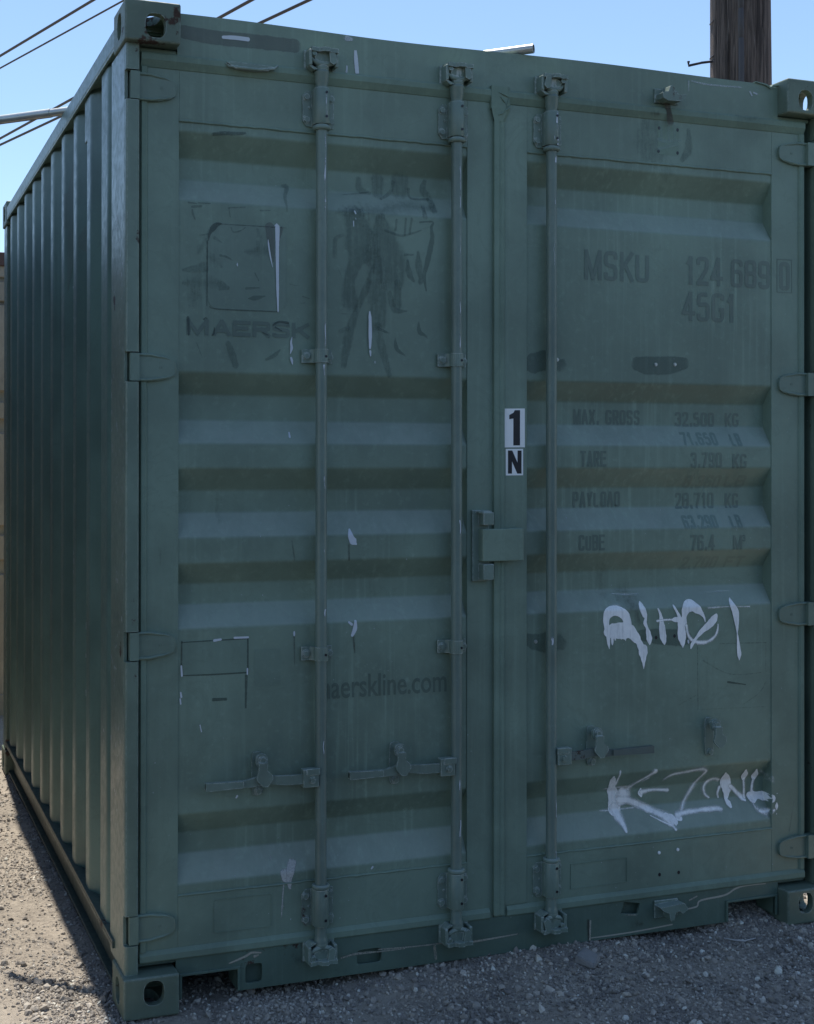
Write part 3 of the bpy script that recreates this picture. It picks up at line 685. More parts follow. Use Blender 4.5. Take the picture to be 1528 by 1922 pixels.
SILL_SCRAPES = [
    (0.1, [(1.5307,0.0329,0.0035,0.9),(1.6204,0.0324,0.0052,0.9),(1.7216,0.0341,0.0053,0.9),(1.8494,0.04,0.0053,0.9)]),
    (0.1, [(1.908,0.0847,0.0054,0.9),(1.9459,0.0893,0.0072,0.9),(1.9607,0.1073,0.0072,0.9),(2.0567,0.1146,0.0072,0.9),(2.0999,0.1315,0.0072,0.9),(2.1433,0.1376,0.0055,0.9),(2.231,0.1354,0.0037,0.9)]),
    (0.2, [(1.5366,0.0893,0.0069,0.7),(1.5346,0.0255,0.0069,0.7)]),
    (0.1, [(1.9143,0.1126,0.0054,0.7),(1.9459,0.1233,0.0054,0.7)]),
    (0.3, [(0.6726,0.0782,0.0065,0.6),(0.7244,0.0845,0.0097,0.6),(0.8118,0.0816,0.0049,0.6),(0.8826,0.081,0.0049,0.6)]),
    (0.2, [(0.7942,0.0887,0.0049,0.6),(0.9183,0.0831,0.0049,0.6),(1.0086,0.0818,0.005,0.6)]),
    (0.4, [(0.9814,0.0769,0.0083,0.5),(0.9869,0.0348,0.0066,0.5)]),
    (0.2, [(1.1077,0.0729,0.0084,0.7),(1.1746,0.0747,0.0067,0.7),(1.2784,0.079,0.0034,0.7)]),
    (0.2, [(0.3223,0.1072,0.0047,0.8),(0.371,0.1213,0.0079,0.8),(0.3906,0.1298,0.0079,0.8),(0.4202,0.1261,0.0047,0.8)]),
    (0.1, [(0.3988,0.1178,0.0095,0.7),(0.4119,0.1208,0.0047,0.7)]),
    (0.1, [(1.6647,0.0934,0.0035,0.6),(1.7175,0.0873,0.0035,0.6)]),
    (0.1, [(0.9814,0.11,0.0033,0.6),(0.9905,0.0973,0.0033,0.6)]),
    (0.1, [(1.1374,0.0458,0.005,0.6),(1.1374,0.0458,0.005,0.6)]),
    (0.2, [(1.8411,0.0499,0.0053,0.5),(1.8703,0.0784,0.0053,0.5)]),
]

PANEL_LINES = [
    (0, [(1.9515,0.9614,0.0036,0.5),(1.9536,0.7479,0.0036,0.5)]),
    (0, [(2.0389,0.9663,0.0036,0.45),(2.2306,0.9611,0.0037,0.45)]),
    (0, [(1.9515,0.7481,0.0036,0.3),(2.2284,0.7415,0.0037,0.3)]),
    (0, [(1.9748,0.9118,0.0054,0.4),(2.082,0.8611,0.0036,0.4),(2.213,0.8595,0.0037,0.4)]),
    (0, [(2.0734,0.8344,0.0072,0.9),(2.1472,0.8212,0.0036,0.9)]),
    (0, [(2.2284,0.9612,0.0037,0.35),(2.2284,0.8587,0.0037,0.35)]),
    (0, [(2.2284,0.8257,0.0037,0.4),(2.2019,0.7907,0.0037,0.4),(2.1362,0.7546,0.0036,0.4)]),
    (0, [(1.8778,0.7688,0.0036,0.35),(1.9452,0.7969,0.0036,0.35)]),
    (0, [(1.955,0.4986,0.0018,0.1),(1.955,0.4986,0.0018,0.1)]),
    (0, [(0.1781,1.0555,0.0031,0.95),(0.3793,1.0589,0.0047,0.95)]),
    (0, [(0.1783,0.9595,0.0031,0.95),(0.2739,0.9574,0.0047,0.95),(0.3794,0.958,0.0047,0.95)]),
    (0, [(0.1797,1.0586,0.0047,0.8),(0.1783,0.9595,0.0046,0.8)]),
    (0, [(0.3793,1.0589,0.0047,0.9),(0.3794,0.9533,0.0047,0.9)]),
    (0.2, [(0.3745,0.9488,0.0095,0.8),(0.373,0.8544,0.0063,0.8)]),
    (0.1, [(0.274,0.884,0.0109,0.9),(0.3128,0.8832,0.0094,0.9)]),
    (0, [(0.2543,2.2292,0.0047,0.7),(0.253,2.037,0.0031,0.7)]),
    (0, [(0.28,2.2809,0.0031,0.6),(0.4968,2.2816,0.0032,0.6)]),
    (0, [(0.261,2.0373,0.0031,0.7),(0.2884,2.0306,0.0031,0.7),(0.4688,2.0299,0.0032,0.7)]),
    (0.3, [(0.2717,2.5436,0.0125,0.7),(0.3038,2.5493,0.0157,0.7),(0.3363,2.5506,0.0157,0.7),(0.3689,2.5549,0.0095,0.7)]),
    (0, [(0.6713,2.7349,0.0016,0),(0.6713,2.7349,0.0016,0)]),
]

RIGHT_TEXT = [('MSKU', 1.5168, 1.7613, 2.2745, 2.1766),
    ('124', 1.9049, 2.0519, 2.2746, 2.1775),
    ('689', 2.0864, 2.2464, 2.2735, 2.1773),
    ('45G1', 1.8902, 2.1037, 2.154, 2.0563),
    ('MAX. GROSS', 1.5004, 1.7538, 1.7547, 1.7048),
    ('32.500', 1.8918, 2.0497, 1.7512, 1.7024),
    ('KG', 2.0934, 2.1502, 1.7503, 1.7033),
    ('71.650', 1.897, 2.0398, 1.6827, 1.6382),
    ('LB', 2.0932, 2.1363, 1.6806, 1.635),
    ('TARE', 1.5013, 1.5988, 1.6182, 1.5661),
    ('3.790', 1.924, 2.0497, 1.6143, 1.5623),
    ('KG', 2.0929, 2.1501, 1.6094, 1.5604),
    ('8.360', 1.9209, 2.0651, 1.5372, 1.4927),
    ('LB', 2.0837, 2.1678, 1.5367, 1.494),
    ('PAYLOAD', 1.4985, 1.6778, 1.484, 1.4314),
    ('28.710', 1.8918, 2.0476, 1.4776, 1.4238),
    ('KG', 2.0934, 2.1481, 1.4743, 1.4244),
    ('63.290', 1.9011, 2.0389, 1.4024, 1.3563),
    ('LB', 2.0914, 2.1363, 1.4018, 1.3547),
    ('CUBE', 1.4955, 1.5929, 1.3445, 1.2922),
    ('76.4', 1.924, 2.0202, 1.3367, 1.2826),
    ('M', 2.095, 2.132, 1.3318, 1.2838),
    ('3', 2.1319, 2.145, 1.333, 1.3109),
    ('2.700', 1.9072, 2.0521, 1.2629, 1.2178),
    ('FT', 2.0835, 2.1612, 1.2604, 1.2203)]

LEFT_TEXT = [('MAERSK', 0.1925, 0.5697, 1.9987, 1.952), ('maerskline.com', 0.5913, 1.0248, 0.9338, 0.8634)]

# ------------------------------------------------------------------ key dimensions of the container (metres)
W, L, H = 2.438, 3.31, 2.896
YF = .055                      # door frame face
YO, DEP = .058, .044           # outer flats and depth of the door corrugation
BANDS = [(2.545, 2.475, 2.412, 2.345), (1.843, 1.780, 1.703, 1.636), (1.562, 1.497, 1.430, 1.360),
         (1.284, 1.222, 1.160, 1.095), (.555, .492, .430, .352)]
Z_TOP, Z_BOT = 2.574, .321

def rounded(poly, r, n=4):
    out = [poly[0]]
    for a, b_, c in zip(poly, poly[1:], poly[2:]):
        a, b_, c = Vector(a), Vector(b_), Vector(c)
        d1 = min(r, (a - b_).length * .45); d2 = min(r, (c - b_).length * .45)
        p0 = b_ + (a - b_).normalized() * d1; p2 = b_ + (c - b_).normalized() * d2
        for i in range(n + 1):
            t = i / n
            out.append(tuple(p0 * (1 - t) ** 2 + b_ * 2 * t * (1 - t) + p2 * t * t))
    out.append(poly[-1])
    return out
raw = [(YO, Z_TOP)]
for a, b_, c, d in BANDS:
    raw += [(YO, a), (YO + DEP, b_), (YO + DEP, c), (YO, d)]
raw.append((YO, Z_BOT))
PROF = rounded(raw, .0055, 3)
PZ = np.array([p[1] for p in PROF])[::-1]; PY = np.array([p[0] for p in PROF])[::-1]
def panel_y(x, z): return float(np.interp(z, PZ, PY))
def door_y(x, z):
    """front surface of either door at (x, z)"""
    if (.169 < x < 1.094 or 1.304 < x < 2.251) and Z_BOT < z < Z_TOP: return panel_y(x, z)
    return YF

# ------------------------------------------------------------------ ground
def gh(x, y):
    """height of the loose gravel surface"""
    h = .034 * math.exp(-((x - 1.30) / .42) ** 2) * (1 / (1 + math.exp(-(y + .13) / .05)))
    h += .052 * math.exp(-((x - 2.15) / .16) ** 2 - ((y - .26) / .16) ** 2)
    h += .012 * mnoise.noise(Vector((x * 2.2, y * 2.2, .3))) + .006 * mnoise.noise(Vector((x * 9, y * 9, 1.3)))
    if x < -.02: h += .01 * mnoise.noise(Vector((x * 3.5, y * 1.5, 5.0))) 
    return h - .008

def grid_axis(lo, hi, step, far):
    a = list(np.arange(lo, hi + step / 2, step))
    left = []; s_ = step * 2; t = lo
    while t > -far: t -= s_; s_ *= 1.35; left.append(t)
    right = []; s_ = step * 2; t = hi
    while t < far: t += s_; s_ *= 1.35; right.append(t)
    return left[::-1] + a + right
gx = grid_axis(-1.2, 2.9, .016, 400); gy = grid_axis(-.9, 4.2, .018, 400)
vs = []
for y in gy:
    for x in gx:
        near = -6 < x < 8 and -6 < y < 10
        vs.append((x, y, gh(x, y) if near else -.008))
nx = len(gx)
fs = [(j * nx + i, j * nx + i + 1, (j + 1) * nx + i + 1, (j + 1) * nx + i) for j in range(len(gy) - 1) for i in range(nx - 1)]
me = bpy.data.meshes.new('ground'); me.from_pydata(vs, [], fs)
me.polygons.foreach_set('use_smooth', [True] * len(fs)); me.update()
go = link('ground', me, 'ground'); go['kind'] = 'structure'

lane = MB()  # unseen dark lane, added to cut ground light bounced onto the doors
lx = [-40 + i * 2.0 for i in range(41)]
front = [(x, -1.0 + .05 * math.sin(x * 1.7) + .03 * math.sin(x * 5.3)) for x in [-40 + i * .5 for i in range(161)]]
lane.prism(front[::-1] + [(-40, -60), (40, -60)], 'z', -.05, .016)
o = part('added_dark_lane', lane, 'added_asphalt', None); o['kind'] = 'structure'

# loose crushed stone lying on it
PHI = (1 + 5 ** .5) / 2
ICO = np.array([(-1, PHI, 0), (1, PHI, 0), (-1, -PHI, 0), (1, -PHI, 0), (0, -1, PHI), (0, 1, PHI), (0, -1, -PHI), (0, 1, -PHI),
                (PHI, 0, -1), (PHI, 0, 1), (-PHI, 0, -1), (-PHI, 0, 1)]) / math.sqrt(1 + PHI * PHI)
ICF = np.array([(0, 11, 5), (0, 5, 1), (0, 1, 7), (0, 7, 10), (0, 10, 11), (1, 5, 9), (5, 11, 4), (11, 10, 2), (10, 7, 6), (7, 1, 8),
                (3, 9, 4), (3, 4, 2), (3, 2, 6), (3, 6, 8), (3, 8, 9), (4, 9, 5), (2, 4, 11), (6, 2, 10), (8, 6, 7), (9, 8, 1)])
def scatter(n, x0, x1, y0, y1, smin, smax, pw, lift, keep=None):
    xs = RNG.uniform(x0, x1, n); ys = RNG.uniform(y0, y1, n)
    if keep is not None:
        k = keep(xs, ys); xs, ys = xs[k], ys[k]
    s_ = smin + (smax - smin) * RNG.random(len(xs)) ** pw
    return xs, ys, s_, np.full(len(xs), lift)
def outside(xs, ys):
    return ~((xs > .0) & (xs < W) & (ys > .42) & (ys < L))
def clump(xs, ys):
    return np.array([mnoise.noise(Vector((x * 3.1, y * 3.1, 9.0))) + .5 * mnoise.noise(Vector((x * 11, y * 11, 2.0))) for x, y in zip(xs, ys)])
def outside_c(xs, ys): return outside(xs, ys) & (clump(xs, ys) > RNG.uniform(-.9, .25, len(xs)))
def left_c(xs, ys): return clump(xs, ys) > RNG.uniform(-.6, .45, len(xs))
def right_c(xs, ys): return (clump(xs, ys) > RNG.uniform(-.7, .6, len(xs))) & (RNG.random(len(xs)) < np.exp(-(xs - 2.4) / 2.2))
sets = [scatter(56000, -.25, 2.75, -.80, .40, .0018, .0070, 2.2, .25, outside_c),
        scatter(4800, -.25, 2.75, -.80, .40, .0055, .0140, 2.2, .35, outside_c),
        scatter(34000, -.95, .04, -.35, 2.1, .0016, .0068, 2.4, .15, left_c),
        scatter(1500, -.95, .04, -.35, 2.4, .006, .0150, 2.8, .2, left_c),
        scatter(9000, -.80, .04, 2.1, 4.6, .003, .010, 2.4, .15, left_c),
        scatter(4200, 1.98, 2.27, .06, .42, .003, .010, 1.6, .4),
        scatter(26000, 2.4, 7.5, -.95, 6.0, .004, .018, 2.4, .3, right_c),
        scatter(9000, -1.28, -.85, -.9, 5.0, .004, .016, 2.4, .2, left_c)]
X = np.concatenate([s_[0] for s_ in sets]); Y = np.concatenate([s_[1] for s_ in sets])
S = np.concatenate([s_[2] for s_ in sets]); LF = np.concatenate([s_[3] for s_ in sets])
Z = np.array([gh(x, y) for x, y in zip(X, Y)]) + S * LF
N = len(X)
jit = 1 + RNG.uniform(-.30, .30, (24, 12, 1))
base = ICO[None] * jit
shape = base[RNG.integers(0, 24, N)] * np.stack([RNG.uniform(.8, 1.3, N), RNG.uniform(.7, 1.1, N), RNG.uniform(.5, .9, N)], 1)[:, None, :] * S[:, None, None]
q = RNG.normal(size=(N, 4)); q[:, 1:3] *= .45; q /= np.linalg.norm(q, axis=1, keepdims=True)
w_, x_, y_, z_ = q.T
Rm = np.stack([1 - 2 * (y_ ** 2 + z_ ** 2), 2 * (x_ * y_ - z_ * w_), 2 * (x_ * z_ + y_ * w_),
               2 * (x_ * y_ + z_ * w_), 1 - 2 * (x_ ** 2 + z_ ** 2), 2 * (y_ * z_ - x_ * w_),
               2 * (x_ * z_ - y_ * w_), 2 * (y_ * z_ + x_ * w_), 1 - 2 * (x_ ** 2 + y_ ** 2)], 1).reshape(N, 3, 3)
V = np.einsum('nij,nkj->nki', Rm, shape) + np.stack([X, Y, Z], 1)[:, None, :]
F = (ICF[None] + (np.arange(N) * 12)[:, None, None]).reshape(-1)
me = bpy.data.meshes.new('gravel')
me.vertices.add(N * 12); me.vertices.foreach_set('co', V.reshape(-1))
me.loops.add(len(F)); me.loops.foreach_set('vertex_index', F.astype(np.int32))
me.polygons.add(N * 20); me.polygons.foreach_set('loop_start', np.arange(0, N * 60, 3, dtype=np.int32))
me.polygons.foreach_set('use_smooth', np.zeros(N * 20, bool))
me.update(calc_edges=True)
at = me.attributes.new('tint', 'FLOAT', 'POINT')
tint = RNG.random(N) ** 1.3
at.data.foreach_set('value', np.repeat(tint, 12).astype(np.float32))
gv = link('gravel', me, 'gravel'); gv['kind'] = 'stuff'
gv['label'] = 'loose grey crushed stone around the green container'

# ------------------------------------------------------------------ the container
box_root = empty('shipping_container', (W / 2, L / 2, 0),
                 'weathered dark green shipping container with white graffiti on its closed doors', 'shipping container')
R0 = box_root

# corner castings: hollow blocks with apertures
def casting_mesh():
    cw, cd, ch = .162, .178, .118
    b0 = mesh_from('casting', MB().box(0, cw, 0, cd, 0, ch))
    bm = bmesh.new(); bm.from_mesh(b0)
    bmesh.ops.bevel(bm, geom=list(bm.edges), offset=.007, segments=3, affect='EDGES', profile=.5)
    bm.to_mesh(b0); bm.free()
    cav = mesh_from('c', MB().box(.020, cw - .016, .028, cd - .016, .016, ch - .026))
    front = mesh_from('c', MB().prism(oval(.088, .0455 if False else .047, .060, .070), 'y', -.02, .05))
    side = mesh_from('c', MB().prism(oval(.089, .060, .064, .076), 'x', -.02, .05))
    top = mesh_from('c', MB().prism(oval(.085, .092, .066, .122), 'z', .06, ch + .03))
    back = mesh_from('c', MB().box(.06, .14, .12, .3, .03, .08))
    return boolean(b0, [cav, front, side, top, back])
CAST = casting_mesh()
def casting(flipx, flipy, flipz, label=None):
    me = CAST.copy(); co = np.zeros(len(me.vertices) * 3); me.vertices.foreach_get('co', co); co = co.reshape(-1, 3)
    if flipx: co[:, 0] = W - co[:, 0]
    if flipy: co[:, 1] = L - co[:, 1]
    co[:, 2] = (co[:, 2] + H - .118) if not flipz else (.118 - co[:, 2])
    me.vertices.foreach_set('co', co.reshape(-1))
    if (flipx + flipy + flipz) % 2: me.flip_normals()
    me.update()
    return link('corner_casting', me, 'casting', R0)
for fx in (0, 1):
    for fy in (0, 1):
        for fz in (0, 1): casting(fx, fy, fz)

HZ = (2.66, 1.853, 1.053, .243)         # hinge heights
# corner posts: side plate, inner return, and a front strip broken by the hinges
mb = MB().box(.008, .018, .050, .250, .118, 2.778).box(.018, .030, .075, .250, .118, 2.778).box(.018, .048, .066, .076, .118, 2.778)
zs = [.118] + sorted(sum([[h - .043, h + .043] for h in HZ], [])) + [2.778]
for a, b_ in zip(zs[0::2], zs[1::2]):
    pr = rounded([(.0085, .052), (.0085, .028), (.049, .028), (.049, .066)], .010, 3)
    mb.prism(pr + [(.018, .066), (.018, .052)], 'z', a, b_)
part('corner_post', mb, 'post', R0, .0012)
mb = MB().box(W - .018, W - .008, .028, .25, .118, 2.778).box(W - .022, W - .018, .12, .25, .118, 2.778)
for a, b_ in zip(zs[0::2], zs[1::2]):
    mb.box(W - .022, W - .009, .024, .06, a, b_)
part('corner_post', mb, 'post', R0, .002)
for x0, x1 in ((.008, .09), (W - .09, W - .008)):
    part('corner_post', MB().box(x0, x1, L - .13, L - .006, .118, 2.778), 'post', R0, .004)

# header over the doors
def top_z(x): return 2.884 + .0025 * math.sin(x * 5.1) - .004 * math.exp(-((x - 2.26) / .03) ** 2) * 3 - .003 * math.exp(-((x - .8) / .3) ** 2)
pts = [(.163, 2.764)] + [(.163 + (2.2755 - .163) * i / 60, top_z(.163 + (2.2755 - .163) * i / 60)) for i in range(61)] + [(2.2755, 2.764)]
hd = MB().prism(pts, 'y', .053, .062).box(.163, 2.2755, .062, .17, 2.862, 2.872)
hd.box(.030, .163, .060, .09, 2.764, 2.7775).box(2.2755, 2.412, .060, .09, 2.764, 2.7775)
hd.box(.03, 2.41, .100, .16, 2.66, 2.7630)
hd.box(.03, .163, .18, .19, 2.7, 2.86).box(2.2755, 2.41, .18, .19, 2.7, 2.86)
part('door_header', hd, 'paint', R0, .0035, 3)
# sunlit weld lip on the right end of the header
mb = MB().prism([(2.18, 2.8835), (2.225, 2.876), (2.243, 2.866), (2.252, 2.874), (2.276, 2.881), (2.252, 2.880), (2.243, 2.873), (2.225, 2.882), (2.18, 2.886)], 'y', .047, .064)
part('weld_lip', mb, 'paint', R0)

# sill under the doors with its openings
sill = mesh_from('door_sill', MB().box(.163, 2.2755, .053, .061, .022, .140))
cut = [MB().box(.180, .347, .03, .09, -.01, .088), MB().prism(oval(.398, .068, .052, .056, 20, 6), 'y', .03, .09),
       MB().prism(oval(.765, .072, .080, .044, 20, 6), 'y', .03, .09),
       MB().prism([(1.664, .136), (1.725, .124), (1.714, .091), (1.652, .098)], 'y', .03, .09),
       MB().box(2.068, 2.262, .03, .09, -.01, .088)]
me = boolean(sill, [mesh_from('c', c) for c in cut])
link('door_sill', me, 'sill', R0, .001)
part('sill_top_plate', MB().box(.05, 2.39, .061, .19, .128, .1375), 'sill', R0, .0015)
for x0, x1 in ((.180, .347), (2.068, 2.262)):                       # flanged forklift openings
    mb = MB().box(x0 - .008, x0, .046, .15, .025, .0962).box(x1, x1 + .008, .046, .15, .025, .0962).box(x0 - .001, x1 + .001, .0465, .15, .088, .0958)
    part('sill_flange', mb, 'sill', R0, .0015)
part('sill_web', MB().box(.36, 2.05, .078, .084, .024, .127), 'sill', R0)
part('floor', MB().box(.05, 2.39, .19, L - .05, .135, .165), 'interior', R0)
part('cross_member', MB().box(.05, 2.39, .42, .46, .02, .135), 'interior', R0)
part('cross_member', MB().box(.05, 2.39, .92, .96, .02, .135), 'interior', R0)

# side rails
for sx in (0, 1):
    def X_(a, b_): return (a, b_) if not sx else (W - b_, W - a)
    mb = MB().box(*X_(.002, .062), .179, L - .179, 2.806, 2.861).box(*X_(.002, .012), .179, L - .179, 2.796, 2.806)
    part('top_side_rail', mb, 'side', R0, .003)
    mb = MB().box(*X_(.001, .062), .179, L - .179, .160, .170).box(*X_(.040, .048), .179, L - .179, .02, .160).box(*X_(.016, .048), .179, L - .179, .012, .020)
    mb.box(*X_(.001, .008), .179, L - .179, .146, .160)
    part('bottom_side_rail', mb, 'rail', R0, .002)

# corrugated side walls
def side_profile(x_out, x_in):
    pl = [(x_in, .245), (x_in, .276), (x_out, .345), (x_out, .458)]
    y = .458
    k = 1
    while True:
        c = .41 + .2915 * k
        if c + .13 > L - .13: break
        pl += [(x_in, y + .068), (x_in, c - .036 - .068), (x_out, c - .036), (x_out, c + .036)]
        y = c + .036; k += 1
    pl += [(x_in, y + .068), (x_in, L - .12)]
    return rounded(pl, .012, 3)
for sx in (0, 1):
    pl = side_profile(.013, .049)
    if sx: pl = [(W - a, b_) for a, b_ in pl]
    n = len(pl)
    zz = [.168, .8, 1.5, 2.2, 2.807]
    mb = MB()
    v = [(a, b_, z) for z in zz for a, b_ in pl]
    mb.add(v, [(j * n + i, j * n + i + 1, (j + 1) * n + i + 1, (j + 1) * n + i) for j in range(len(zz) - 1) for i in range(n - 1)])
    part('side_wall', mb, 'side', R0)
SIDE = side_profile(.013, .049)
SYs = np.array([p[1] for p in SIDE]); SXs = np.array([p[0] for p in SIDE])
part('roof', MB().box(.062, W - .062, .17, L - .17, 2.850, 2.858), 'side', R0)
part('rear_wall', MB().box(.09, W - .09, L - .06, L - .05, .12, 2.80).box(.163, W - .163, L - .10, L - .01, 2.76, 2.88).box(.163, W - .163, L - .10, L - .01, .02, .15), 'side', R0)
mb = MB().box(.014, .049, .704, .788, 2.655, 2.800)
part('vent_cover', mb, 'side', R0, .006, 3)

# ------------------------------------------------------------------ doors
def make_door(x0, x1, px0, px1, name, label):
    """frame of box sections; px0..px1 is the corrugated panel"""
    mb = MB()
    mb.box(x0, px0, YF, .105, .140, 2.764).box(px1, x1, YF, .105, .140, 2.764)
    mb.box(px0, px1, YF, .100, Z_TOP, 2.764).box(px0, px1, YF, .100, .140, Z_BOT)
    d = part('container_door', mb, 'paint', R0, .0015, label=label)
    # corrugated sheet
    n = len(PROF); cols = [px0 + .0002, (px0 * 2 + px1) / 3, (px0 + px1 * 2) / 3, px1 - .0002]
    v = [(x, y, z) for x in cols for y, z in PROF]
    f = [(c * n + i, c * n + i + 1, (c + 1) * n + i + 1, (c + 1) * n + i) for c in range(3) for i in range(n - 1)]
    mb = MB().add(v, f)
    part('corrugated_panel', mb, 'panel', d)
    # weld beads where sheet and frame meet
    for zz in (Z_TOP, Z_BOT):
        mb = MB()
        pts = [(px0 + (px1 - px0) * i / 60, YF + .0012, zz + random.uniform(-.0012, .0012)) for i in range(61)]
        mb.tube(pts, [.0036 + random.uniform(-.0006, .0008) for _ in pts], 6)
        part('weld_bead', mb, 'paint', d)
    return d

doorL = make_door(.055, 1.185, .169, 1.094, 'left', 'left-hand door of the container, with two locking rods')
doorR = make_door(1.189, 2.386, 1.304, 2.251, 'right', 'right-hand door of the container, with one locking rod and graffiti')

def gasket(d, x0, x1, left, right):
    top = [(.066, 2.7635), (.047, 2.7625), (.043, 2.757), (.0425, 2.741), (.053, 2.720), (.066, 2.720)]
    bot = [(.066, .172), (.054, .172), (.046, .160), (.046, .143), (.050, .139), (.066, .139)]
    part('door_gasket', MB().prism(top, 'x', x0, x1), 'gasket', d, .0018)
    part('door_gasket', MB().prism(bot, 'x', x0, x1), 'gasket', d, .0018)
    mb = MB()
    if left:
        mb.prism([(x0 + .001, .066), (x0 + .001, .047), (x0 + .016, .047), (x0 + .020, .053), (x0 + .020, .066)], 'z', .172, 2.720)
    if right:
        mb.prism([(x1 - .022, .066), (x1 - .022, .053), (x1 - .016, .047), (x1 - .001, .047), (x1 - .001, .066)], 'z', .172, 2.720)
    return part('door_gasket', mb, 'gasket', d, .0018)
gasket(doorL, .056, 1.172, True, False)
gasket(doorR, 1.232, 2.384, False, True)
# astragal gasket overlapping the joint: ridged strip, wrapped over at the top
mb = MB()
mb.prism([(1.183, .054), (1.183, .043), (1.199, .0415), (1.203, .045), (1.209, .0425), (1.219, .0425), (1.223, .049), (1.223, .066), (1.190, .066)], 'z', .150, 2.66)
mb.prism([(1.172, .0535), (1.172, .0415), (1.200, .040), (1.228, .0405), (1.240, .046), (1.240, .0535)], 'z', 2.70, 2.772)
mb.add([(1.172, .0415, 2.70), (1.200, .040, 2.70), (1.228, .0405, 2.70), (1.240, .046, 2.70), (1.183, .043, 2.66), (1.199, .0415, 2.66), (1.212, .0425, 2.66), (1.223, .049, 2.66)],
       [(0, 1, 5, 4), (1, 2, 6, 5), (2, 3, 7, 6)])
part('centre_gasket', mb, 'gasket', doorR, .001)
for (xa, za), (xb, zb) in (((1.238, 2.712), (1.214, 2.690)), ((1.214, 2.690), (1.196, 2.680)), ((1.232, 2.736), (1.222, 2.705)), ((1.2, 2.74), (1.222, 2.716)), ((1.196, 2.752), (1.235, 2.738))):
    mb = MB().tube([(xa, .0405, za), ((xa + xb) / 2 + .002, .0385, (za + zb) / 2), (xb, .0400, zb)], [.0012, .003, .0012], 6)
    part('gasket_crease', mb, 'gasket', doorR)
# flat cover strip on the right door's meeting stile
part('cover_strip', MB().box(1.224, 1.3035, .0515, .056, .175, 2.718), 'paint', doorR, .001)

# hinges
def hinge(d, z, right):
    def sx(x): return x if not right else W - .003 - x
    mb = MB()
    hh = .040
    # knuckle
    cx = sx(.036)
    if not right:
        mb.box(.0225, .049, .030, .064, z - hh, z + hh)
    else:
        mb.box(sx(.049), sx(.020), .030, .064, z - hh, z + hh)
    out = [(.049, hh), (.075, hh), (.110, hh * .93), (.140, hh * .72), (.155, hh * .50), (.160, .006), (.160, -.006), (.155, -hh * .50), (.140, -hh * .72), (.110, -hh * .93), (.075, -hh), (.049, -hh)]
    mb.prism([(sx(a), z + b_) for a, b_ in out], 'y', .0445, .056)
    # raised ribs along both edges, heavier at the knuckle
    for s_ in (1, -1):
        path = [(.047, s_ * (hh - .004)), (.085, s_ * (hh - .004)), (.105, s_ * (hh - .008)), (.125, s_ * (hh * .74)), (.146, s_ * (hh * .55))]
        mb.tube([(sx(a), .0435 + .003 * i / 4, z + b_) for i, (a, b_) in enumerate(path)], [.0048, .0046, .0044, .004, .002], 8)
    mb.tube([(sx(.156), .046, z + hh * .4), (sx(.158), .046, z), (sx(.156), .046, z - hh * .4)], [.0022, .003, .0022], 8)
    for dx in (0, .006): mb.box(sx(.112) - .001 + dx, sx(.112) + .001 + dx, .0432, .0446, z - .004, z + .004)
    return part('hinge', mb, 'hinge', d, .003, 2)
for z in HZ:
    hinge(doorL, z, False)
for z in (2.650, 1.851, 1.056, .250):
    hinge(doorR, z, True)

# locking rods with cams
ROD_Y = .028
def locking_rod(d, x, flip):
    mb = MB()
    mb.lathe_z(x, ROD_Y, [(.0165, .125), (.021, .128), (.021, .150), (.0185, .158), (.0175, .165), (.0175, 2.70), (.0185, 2.715), (.021, 2.722), (.021, 2.742), (.023, 2.747), (.023, 2.752), (.0185, 2.757), (.0175, 2.762)], 20)
    rod = part('locking_rod', mb, 'rod', d)
    for zc, s_ in ((2.785, 1), (.117, -1)):
        mb = MB()
        mb.lathe_z(x, ROD_Y, [(.020, zc - s_ * .030), (.0225, zc - s_ * .022), (.0185, zc - s_ * .012), (.0165, zc + s_ * .010), (.0165, zc + s_ * .024)], 14)
        # cam plate with hooked ears
        arc = []
        for i in range(9):
            a = math.pi * (1.08 + .84 * i / 8)
            arc.append((x + .036 * math.cos(a), zc + s_ * (.008 + .030 * math.sin(a) * .75)))
        mb.tube([(p[0], ROD_Y - .012, p[1]) for p in arc], [.003, .006, .008, .0085, .009, .0085, .008, .006, .003], 8)
        mb.prism([(x - .030, zc + s_ * .010), (x - .020, zc - s_ * .012), (x + .020, zc - s_ * .012), (x + .030, zc + s_ * .010), (x + .012, zc + s_ * .020), (x - .012, zc + s_ * .020)], 'y', ROD_Y - .016, ROD_Y + .012)
        e = 1 if not flip else -1
        mb.prism([(x + e * .014, zc + s_ * .028), (x + e * .018, zc - s_ * .010), (x + e * .030, zc - s_ * .016), (x + e * .040, zc - s_ * .006), (x + e * .032, zc + s_ * .026)], 'y', ROD_Y - .028, ROD_Y - .004)
        mb.tube([(x - e * .030, ROD_Y - .024, zc + s_ * .014), (x - e * .030, ROD_Y + .004, zc + s_ * .008)], .0075, 8)
        part('cam', mb, 'hardware', d, .0022, 2)
    return rod
